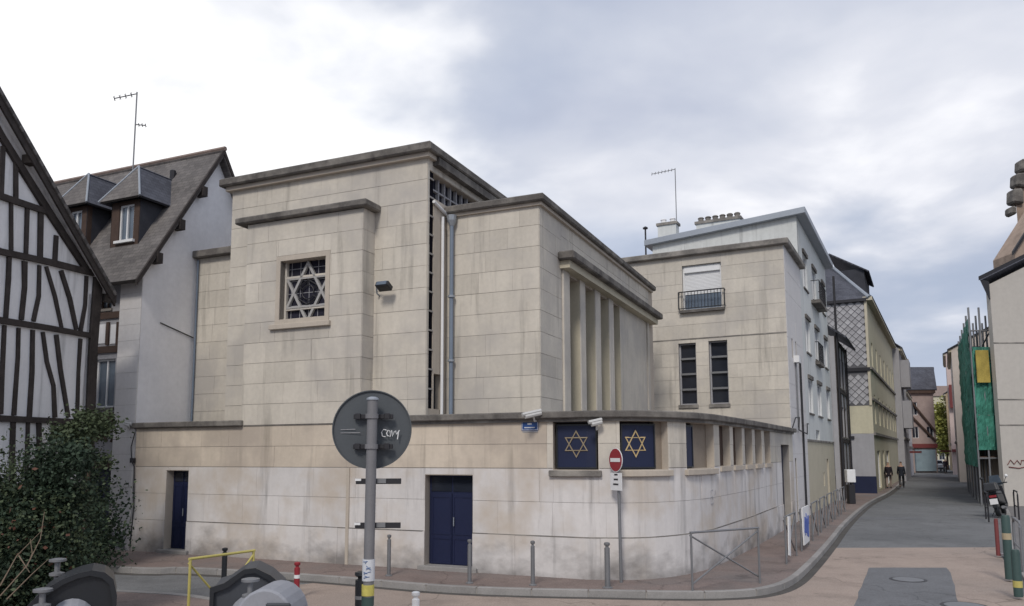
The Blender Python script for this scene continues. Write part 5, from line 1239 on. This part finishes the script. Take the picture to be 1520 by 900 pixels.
# ------------------------------------------------------------------ waste containers in the foreground
def mushroom(x, y, z0, z1, label):
    t = tag(empty('lifting_post', (x, y, z0)), label, 'lifting post', 'mushroom headed lifting posts of the waste containers')
    obj('stem', MB().lathe([(.028, 0), (.028, z1 - z0 - .03)], (x, y, z0), 12), GALV, t, smooth=True)
    obj('lower_collar', MB().lathe([(.03, 0), (.075, .015), (.075, .04), (.03, .055)], (x, y, z1 - .2), 16), GALV, t, smooth=True)
    obj('upper_head', MB().lathe([(.03, 0), (.085, .012), (.085, .035), (.04, .045)], (x, y, z1 - .05), 16), GALV, t, smooth=True)
def hood(cx_, cy_, w, dep, ztop, ang, mt, label, flap, shape):
    """waste inlet: barrel hood open towards the street with a lighter rounded chute inside"""
    t = tag(empty('waste_container', (cx_, cy_, .085)), label, 'waste container')
    M = Matrix.Translation((cx_, cy_, 0)) @ Matrix.Rotation(ang, 4, 'Z')
    def arch(k, zb=.09):
        w2 = w / 2 * k; q = [(-w2, zb), (w2, zb)]
        for fx, dz_ in reversed(shape): q.append((w2 * fx, ztop + dz_ - (1 - k) * .5))
        return q
    P_ = arch(1); mb = MB().hexa([(x, dep / 2, z) for x, z in P_][::1], [(x, -dep / 2, z) for x, z in P_][::1]).xform(M)
    obj('hood', mb, mt, t, bevel=.025)
    rim = arch(1.03); rim2 = arch(.93)
    mb = MB(); n = len(rim); mb.v = [(x, -dep / 2 - .004, z) for x, z in rim] + [(x, -dep / 2 - .05, z) for x, z in rim] + [(x, -dep / 2 - .05, z) for x, z in rim2] + [(x, -dep / 2 - .004, z) for x, z in rim2]
    for i in range(n):
        j = (i + 1) % n
        for a, b in ((0, 1), (1, 2), (2, 3)): mb.f.append((a * n + i, a * n + j, b * n + j, b * n + i)[::-1])
    obj('hood_rim', mb.xform(M), BLACK, t)
    r_ = w * .30; lo = []; hi = []
    for k in range(13): th = rad(180 * k / 12); lo.append((r_ * math.cos(th), -dep / 2 - .22, ztop - .56 + .24 * math.sin(th))); hi.append((r_ * math.cos(th), -dep / 2 - .0, ztop - .52 + .28 * math.sin(th)))
    lo += [(-r_, -dep / 2 - .22, .12), (r_, -dep / 2 - .22, .12)]; hi += [(-r_, -dep / 2, .12), (r_, -dep / 2, .12)]
    obj('chute', MB().hexa(lo, hi).xform(M), LIGHTG, t, bevel=.02)
    if flap: obj('chute_label', MB().box(.02, .14, -dep / 2 - .235, -dep / 2 - .222, ztop - .62, ztop - .50).xform(M), BLACK, t)
    obj('plinth', MB().box(-w / 2 - .06, w / 2 + .06, -dep / 2 - .26, dep / 2 + .06, .07, .1).xform(M), GALV, t)
    return t
x, y, z = at_y(113, 843, 8.2); hood(x, y, .76, .7, z, rad(26), BLACK, 'black hooded waste container at the lower left beside the bush', True, [(-1, -.42), (-.96, -.30), (-.66, -.17), (-.24, -.07), (.1, -.02), (.4, 0), (.7, -.03), (.9, -.10), (1, -.26)])
x, y, z = at_y(380, 838, 8.6); hood(x, y, .80, .7, z, rad(14), BLACKM, 'dark grey hooded waste container in front of the yellow barrier', False, [(-1, -.18), (-.67, -.14), (-.22, -.01), (.05, 0), (.42, -.08), (.75, -.20), (1, -.38)])
x, y, z = at_y(86, 828, 8.6); mushroom(x, y, .085, z, 'lifting post behind the black waste container')
x, y, z = at_y(64, 872, 7.6); mushroom(x, y, .085, z, 'lifting post at the left front of the black waste container')
x, y, z = at_y(372, 857, 7.7); mushroom(x, y, .085, z, 'lifting post in front of the dark grey waste container')
x, y, z = at_y(405, 868, 7.6)
lt = tag(empty('waste_chute', (x, y, .085)), 'light grey rounded waste chute right of the lifting post', 'waste container')
mb = MB(); lo = []; hi = []
for k in range(13): th = rad(180 * k / 12); lo.append((x + .27 * math.cos(th), y - .25, z - .3 + .3 * math.sin(th))); hi.append((x + .27 * math.cos(th), y + .3, z - .3 + .3 * math.sin(th)))
lo += [(x - .27, y - .25, .1), (x + .27, y - .25, .1)]; hi += [(x - .27, y + .3, .1), (x + .27, y + .3, .1)]
obj('chute_body', mb.hexa(lo, hi), LIGHTG, lt, bevel=.02)
obj('chute_flap', MB().box(x + .02, x + .25, y - .28, y - .25, z - .45, z - .12), BLACKM, lt, bevel=.02)

# ------------------------------------------------------------------ foliage
def leaf_cloud(mb, c, rx, ry, rz, n, size, clumps, rnd, dense=.55, droop=0):
    cl = []
    for i in range(clumps):
        v = Vector((rnd.gauss(0, 1), rnd.gauss(0, 1), rnd.gauss(0, 1))).normalized() * (rnd.uniform(.35, 1.0) ** .6)
        cl.append((Vector((c[0] + v.x * rx, c[1] + v.y * ry, c[2] + v.z * rz)), rnd.uniform(.55, 1.25)))
    for i in range(n):
        cc_, k = cl[rnd.randrange(clumps)]; sp2 = min(rx, ry, rz) * .34 * k
        p = cc_ + Vector((rnd.gauss(0, sp2), rnd.gauss(0, sp2), rnd.gauss(0, sp2 * .8)))
        if p.z < .1: continue
        d = Vector((rnd.gauss(0, 1), rnd.gauss(0, 1), rnd.gauss(0, .7) - droop)).normalized(); e = d.cross(Vector((rnd.gauss(0, 1), rnd.gauss(0, 1), rnd.gauss(0, 1)))).normalized()
        l = size * rnd.uniform(.6, 1.5); w = l * .32
        mb.quad(p, p + d * l * .5 + e * w, p + d * l, p + d * l * .5 - e * w)
rb_ = random.Random(3)
bush = tag(empty('evergreen_shrub', (-6.9, 11.4, 0)), 'large dark evergreen shrub with bare twigs at the lower left', 'shrub')
bc = (-6.95, 11.4)
mb = MB(); leaf_cloud(mb, (bc[0] - .22, bc[1], 1.2), .74, .75, 1.1, 26000, .055, 64, rb_)
leaf_cloud(mb, (bc[0] + .42, bc[1] + .1, 2.25), .42, .4, .55, 5500, .055, 22, rb_)
leaf_cloud(mb, (bc[0] - .1, bc[1] + .1, .7), .85, .8, .5, 8000, .055, 26, rb_)
obj('foliage', mb, LEAF, bush)
mb = MB(); leaf_cloud(mb, (bc[0] - .15, bc[1], 1.4), .9, .85, 1.2, 9000, .05, 50, rb_); obj('light_foliage', mb, LEAF2, bush)
mb = MB(); leaf_cloud(mb, (bc[0] - .3, bc[1] - .3, 1.2), 1.0, .9, 1.1, 420, .06, 12, rb_); obj('dry_foliage', mb, DRYLEAF, bush)
for k in range(9):
    a = rb_.uniform(0, 6.28); tz = rb_.uniform(1.2, 2.3); r_ = rb_.uniform(.4, .95)
    obj('limb', MB().tube([(bc[0] + rb_.uniform(-.15, .15), bc[1] + rb_.uniform(-.15, .15), .05), (bc[0] + math.cos(a) * r_ * .4, bc[1] + math.sin(a) * r_ * .4, tz * .5), (bc[0] + math.cos(a) * r_, bc[1] + math.sin(a) * r_, tz)], .05, 6, .012), BARK, bush)
def tw(pts, r=.009):
    q = [at_y(u, v, y) for u, v, y in pts]; obj('bare_twig', MB().tube(q, r, 5, r * .4), TWIG, bush)
for pts in ([(0, 870, 9.6), (25, 825, 9.8), (62, 788, 10)], [(0, 885, 9.5), (40, 840, 9.7), (60, 800, 9.9), (66, 760, 10)], [(28, 825, 9.8), (44, 850, 9.7)], [(40, 840, 9.7), (48, 822, 9.8), (45, 800, 9.8)], [(10, 890, 9.5), (48, 852, 9.6), (72, 830, 9.7)]): tw(pts)
def small_tree(name, label, x, y, h, r, n, mt, sz_, rnd):
    t = tag(empty(name, (x, y, 0)), label, 'tree')
    obj('trunk', MB().tube([(x, y, 0), (x + .1, y, h * .3), (x, y + .1, h * .6)], r * .09, 8, r * .04), BARK, t)
    for k in range(5): a = k * 1.3; obj('limb', MB().tube([(x, y, h * .35), (x + math.cos(a) * r * .6, y + math.sin(a) * r * .6, h * .65)], r * .04, 5, r * .01), BARK, t)
    mb = MB(); leaf_cloud(mb, (x, y, h * .62), r, r, h * .36, n, sz_, 26, rnd); obj('crown', mb, mt, t)
x, y, _ = at_y(1403, 640, 112); small_tree('street_tree', 'yellow green street tree at the far end of the street', x, y, 9.5, 2.1, 5000, LEAFY, .35, rb_)
x, y, _ = at_y(1412, 640, 130); small_tree('street_tree', 'darker tree behind the yellow green street tree', x, y, 8.5, 2.0, 3500, LEAF2, .35, rb_)
mb = MB(); leaf_cloud(mb, (-9.3, 17.0, 1.1), .9, .8, 1.0, 7000, .08, 24, rb_)
hd = tag(empty('creeper', (-9.3, 17.0, 0)), 'dark green climbing shrub against the foot of the half timbered house', 'shrub'); obj('foliage', mb, LEAF, hd)
mb = MB(); leaf_cloud(mb, (-9.0, 16.8, 2.9), .75, .45, .55, 3200, .08, 18, rb_); obj('foliage', mb, LEAF2, hd)
obj('stem', MB().tube([(-9.3, 17, 0), (-9.1, 16.9, 1.6), (-9.0, 16.8, 2.9)], .05, 6, .02), BARK, hd)

# ------------------------------------------------------------------ people
def skin_body(name, verts, edges, radii, mt, parent, sub=1):
    me = bpy.data.meshes.new(name); me.from_pydata(verts, edges, []); me.update(); o = bpy.data.objects.new(name, me); COL.objects.link(o); o.parent = parent
    m = o.modifiers.new('skin', 'SKIN'); m.use_smooth_shade = True
    if not me.skin_vertices: me.skin_vertices.new()
    for i, r in enumerate(radii): me.skin_vertices[0].data[i].radius = (r, r); me.skin_vertices[0].data[i].use_root = (i == 0)
    s_ = o.modifiers.new('sub', 'SUBSURF'); s_.levels = sub; s_.render_levels = sub; me.materials.append(mt); return o
SKIN = mat('skin', (.42, .27, .20), rough=.6, var=.05, bump=0); HAIR = mat('hair', (.05, .035, .03), var=.2, bump=0)
def person(x, y, z, rot, label, coatm, legm, hairm=HAIR, stride=.16, coatlen=.85):
    t = tag(empty('person', (x, y, z)), label, 'person'); s = stride
    V = [(0, 0, .95), (0, 0, 1.15), (0, 0, 1.38), (0, 0, 1.5), (0, .02, 1.62), (0, .02, 1.72),
         (.1, 0, .9), (.11, s, .5), (.11, s * 1.1, .08), (.11, s * 1.1 + .14, .04), (-.1, 0, .9), (-.11, -s * .3, .5), (-.11, -s * 1.6, .12), (-.11, -s * 1.6 + .13, .05),
         (.165, 0, 1.4), (.21, -.05, 1.12), (.24, .06, .88), (.24, .1, .8), (-.165, 0, 1.4), (-.21, .04, 1.12), (-.23, .16, .92), (-.23, .21, .85)]
    E_ = [(0, 1), (1, 2), (2, 3), (3, 4), (4, 5), (0, 6), (6, 7), (7, 8), (8, 9), (0, 10), (10, 11), (11, 12), (12, 13), (2, 14), (14, 15), (15, 16), (16, 17), (2, 18), (18, 19), (19, 20), (20, 21)]
    Rr = [.13, .12, .13, .055, .085, .075, .08, .055, .04, .035, .08, .055, .04, .035, .06, .042, .032, .03, .06, .042, .032, .03]
    skin_body('body', V, E_, Rr, SKIN, t)
    skin_body('coat', [V[0], V[1], V[2], (0, 0, coatlen), V[14], V[15], V[16], V[18], V[19], V[20]], [(0, 1), (1, 2), (0, 3), (2, 4), (4, 5), (5, 6), (2, 7), (7, 8), (8, 9)], [.175, .165, .16, .18, .07, .055, .045, .07, .055, .045], coatm, t)
    skin_body('trousers', [V[0], V[6], V[7], V[8], V[10], V[11], V[12]], [(0, 1), (1, 2), (2, 3), (0, 4), (4, 5), (5, 6)], [.14, .1, .078, .06, .1, .078, .06], legm, t)
    obj2 = MB()
    for sx_, yy, zz2 in ((.11, s * 1.1 + .06, .045), (-.11, -s * 1.6 + .06, .07)): obj2.box(sx_ - .05, sx_ + .05, yy - .12, yy + .14, zz2 - .045, zz2 + .03)
    o = obj('shoes', MB(), BLACK, None); bpy.data.objects.remove(o); me = bpy.data.meshes.new('shoes'); me.from_pydata(obj2.v, [], obj2.f); me.materials.append(BLACK); o = bpy.data.objects.new('shoes', me); COL.objects.link(o); o.parent = t
    skin_body('hair', [(0, -.02, 1.66), (0, 0, 1.75)], [(0, 1)], [.10, .085], hairm, t)
    t.rotation_euler = (0, 0, rot); return t
DKC = mat('dark_coat', (.022, .018, .024), var=.2); DKJ = mat('navy_jacket', (.02, .024, .035), var=.2); PALE = mat('pale_trousers', (.30, .24, .21), var=.1); GHAIR = mat('pale_cap', (.45, .40, .36), bump=0)
x, y = at_z(1320, 725, .115); person(x, y, .115, rad(-25), 'person in dark coat and pale trousers walking on the left pavement', DKC, PALE, GHAIR)
x, y = at_z(1339, 724, .115); person(x, y, .115, rad(-25), 'person all in dark clothes walking close to the kerb', DKJ, BLACK, stride=.12)
x, y = at_z(1404, 703, .0); person(x, y, 0, rad(160), 'distant person in black on the roadway in front of the white car', DKC, BLACK)
x, y = at_z(1424, 702, .0); person(x, y, 0, rad(150), 'distant person in grey near the red awning', mat('grey_jacket', (.06, .06, .07)), DKJ, stride=.1)

# ------------------------------------------------------------------ vehicles
def car(x, y, rot, label, paint):
    t = tag(empty('parked_car', (x, y, 0)), label, 'car'); t.rotation_euler = (0, 0, rot)
    def prof(mb, pts, w, taper=0):
        lo = [(-w, a, b) for a, b in pts]; hi = [(w, a, b) for a, b in pts]; return mb.hexa(lo, hi)
    def part(name, mb, mt, bevel=0):
        me = bpy.data.meshes.new(name); me.from_pydata(mb.v, [], mb.f); me.materials.append(mt); o = bpy.data.objects.new(name, me); COL.objects.link(o); o.parent = t
        if bevel: m = o.modifiers.new('b', 'BEVEL'); m.width = bevel; m.segments = 2
        return o
    part('body', prof(MB(), [(-2.0, .3), (2.0, .3), (2.05, .6), (1.95, .85), (1.1, .98), (-1.7, .98), (-2.0, .9)], .85), paint, .08)
    part('cabin', MB().hexa([(-.8, -1.6, .95), (.8, -1.6, .95), (.8, 1.0, .95), (-.8, 1.0, .95)], [(-.62, -1.3, 1.45), (.62, -1.3, 1.45), (.62, .35, 1.45), (-.62, .35, 1.45)]), paint, .06)
    part('rear_window', MB().hexa([(-.66, -1.6, 1.0), (.66, -1.6, 1.0), (.66, -1.5, 1.0), (-.66, -1.5, 1.0)], [(-.55, -1.36, 1.38), (.55, -1.36, 1.38), (.55, -1.3, 1.38), (-.55, -1.3, 1.38)]), GLASS)
    for sx_ in (-1, 1):
        part('side_window', MB().hexa([(sx_ * .81, -1.3, 1.0), (sx_ * .81, .8, 1.0), (sx_ * .76, .8, 1.0), (sx_ * .76, -1.3, 1.0)], [(sx_ * .67, -1.15, 1.38), (sx_ * .67, .35, 1.38), (sx_ * .62, .35, 1.38), (sx_ * .62, -1.15, 1.38)]), GLASS)
        part('tail_lamp', MB().box(sx_ * .78 - .08, sx_ * .78 + .08, -2.04, -1.97, .68, .86), REDP)
        for yy in (-1.25, 1.3):
            w = part('wheel', MB().lathe([(.31, -.1), (.31, .1)], n=20).xform(Matrix.Translation((sx_ * .78, yy, .31)) @ Matrix.Rotation(rad(90), 4, 'Y')), BLACK, .03)
    part('number_plate', MB().box(-.26, .26, -2.06, -2.03, .5, .62), WHITE); part('bumper', MB().box(-.84, .84, -2.1, -1.98, .34, .5), BLACKM, .03)
x, y = at_z(1389, 699.5, 0); car(x, y, rad(-20), 'small white car parked at the far end of the street', mat('white_car_paint', (.6, .62, .64), rough=.25, var=.02, bump=0, spec=.6))
x, y = at_z(1380, 698, 0)
pt = tag(empty('parasol', (x - 1, y + 6, 0)), 'red parasol above the white car at the street end', 'parasol'); px_, py_ = x, y + 5
obj('canopy', MB().lathe([(1.3, 2.2), (.7, 2.7), (.02, 2.9)], (px_, py_, 0), 8), REDP, pt); obj('parasol_pole', MB().tube([(px_, py_, 0), (px_, py_, 2.8)], .04), GALV, pt)

x, y = at_z(1487, 765, .045)
sct = tag(empty('scooter', (x, y, .045)), 'black scooter with white number plate parked by the beige wall', 'scooter')
def spart(name, mb, mt, bevel=0, smooth=False):
    me = bpy.data.meshes.new(name); me.from_pydata(mb.v, [], mb.f); me.materials.append(mt); o = bpy.data.objects.new(name, me); COL.objects.link(o); o.parent = sct
    if smooth:
        for p in me.polygons: p.use_smooth = True
    if bevel: m = o.modifiers.new('b', 'BEVEL'); m.width = bevel; m.segments = 2
    return o
def wheel_(yy, r): return MB().lathe([(r * .6, -.07), (r * .95, -.06), (r, 0), (r * .95, .06), (r * .6, .07)], n=22).xform(Matrix.Translation((0, yy, r)) @ Matrix.Rotation(rad(90), 4, 'Y'))
spart('rear_wheel', wheel_(-.62, .26), BLACK, smooth=True); spart('front_wheel', wheel_(.72, .26), BLACK, smooth=True)
spart('tail_body', MB().hexa([(-.14, -.85, .5), (.14, -.85, .5), (.2, .1, .35), (-.2, .1, .35)], [(-.12, -.95, .74), (.12, -.95, .74), (.18, .05, .72), (-.18, .05, .72)]), BLACK, .04)
spart('seat', MB().hexa([(-.13, -.9, .75), (.13, -.9, .75), (.17, .1, .72), (-.17, .1, .72)], [(-.1, -.88, .84), (.1, -.88, .84), (.13, .1, .82), (-.13, .1, .82)]), BLACKM, .03)
spart('footboard', MB().box(-.2, .2, .05, .5, .25, .36), BLACK, .03)
spart('leg_shield', MB().hexa([(-.22, .45, .3), (.22, .45, .3), (.18, .55, .3), (-.18, .55, .3)], [(-.18, .38, 1.0), (.18, .38, 1.0), (.15, .5, 1.0), (-.15, .5, 1.0)]), BLACK, .04)
spart('top_case', MB().hexa([(-.22, -1.15, .85), (.22, -1.15, .85), (.22, -.72, .85), (-.22, -.72, .85)], [(-.18, -1.1, 1.13), (.18, -1.1, 1.13), (.18, -.76, 1.13), (-.18, -.76, 1.13)]), BLACK, .05)
spart('handlebar', MB().tube([(-.34, .3, 1.06), (-.1, .42, 1.05), (.1, .42, 1.05), (.34, .3, 1.06)], .02), BLACK)
spart('windscreen', MB().hexa([(-.2, .5, 1.0), (.2, .5, 1.0), (.2, .52, 1.0), (-.2, .52, 1.0)], [(-.14, .4, 1.34), (.14, .4, 1.34), (.14, .42, 1.34), (-.14, .42, 1.34)]), GLASSL)
for sx_ in (-1, 1):
    m_ = spart('mirror', MB().lathe([(.01, -.06), (.06, 0), (.01, .06)], (sx_ * .36, .34, 1.28), 10), WHITE if sx_ > 0 else BLACK, smooth=True)
    spart('mirror_stalk', MB().tube([(sx_ * .25, .36, 1.06), (sx_ * .36, .34, 1.28)], .01, 5), BLACK)
spart('number_plate', MB().box(-.11, .11, -1.0, -.98, .42, .6), WHITE)
spart('tail_lamp', MB().box(-.1, .1, -.98, -.93, .64, .72), REDP, .01)
spart('mudguard', MB().box(-.07, .07, -.97, -.9, .3, .62), BLACK, .01)
spart('exhaust', MB().tube([(.17, -.1, .24), (.19, -.85, .3)], .05, 10), GALV)
spart('side_stand', MB().tube([(-.1, .0, .25), (-.28, .05, .0)], .015, 6), GALV)
sct.rotation_euler = (0, rad(-9), rad(-38)); sct.scale = (1.2, 1.2, 1.15)
# litter bin on the left pavement next to the slate hung house
x, y = at_z(1264, 748, .115)
lb_ = tag(empty('notice_box', (x, y, .115)), 'white notice box on a post in front of the slate hung house', 'box')
obj('box_post', MB().tube([(x, y, .1), (x, y, 1.3)], .04), DARKM, lb_); obj('box_body', MB().box(x - .2, x + .2, y - .15, y + .15, 1.1, 1.7), WHITE, lb_, bevel=.02); obj('box_foot', MB().box(x - .15, x + .15, y - .15, y + .15, .115, 1.0), DARKM, lb_, bevel=.02)
print('slates', cnt, 'objects', len(bpy.data.objects))
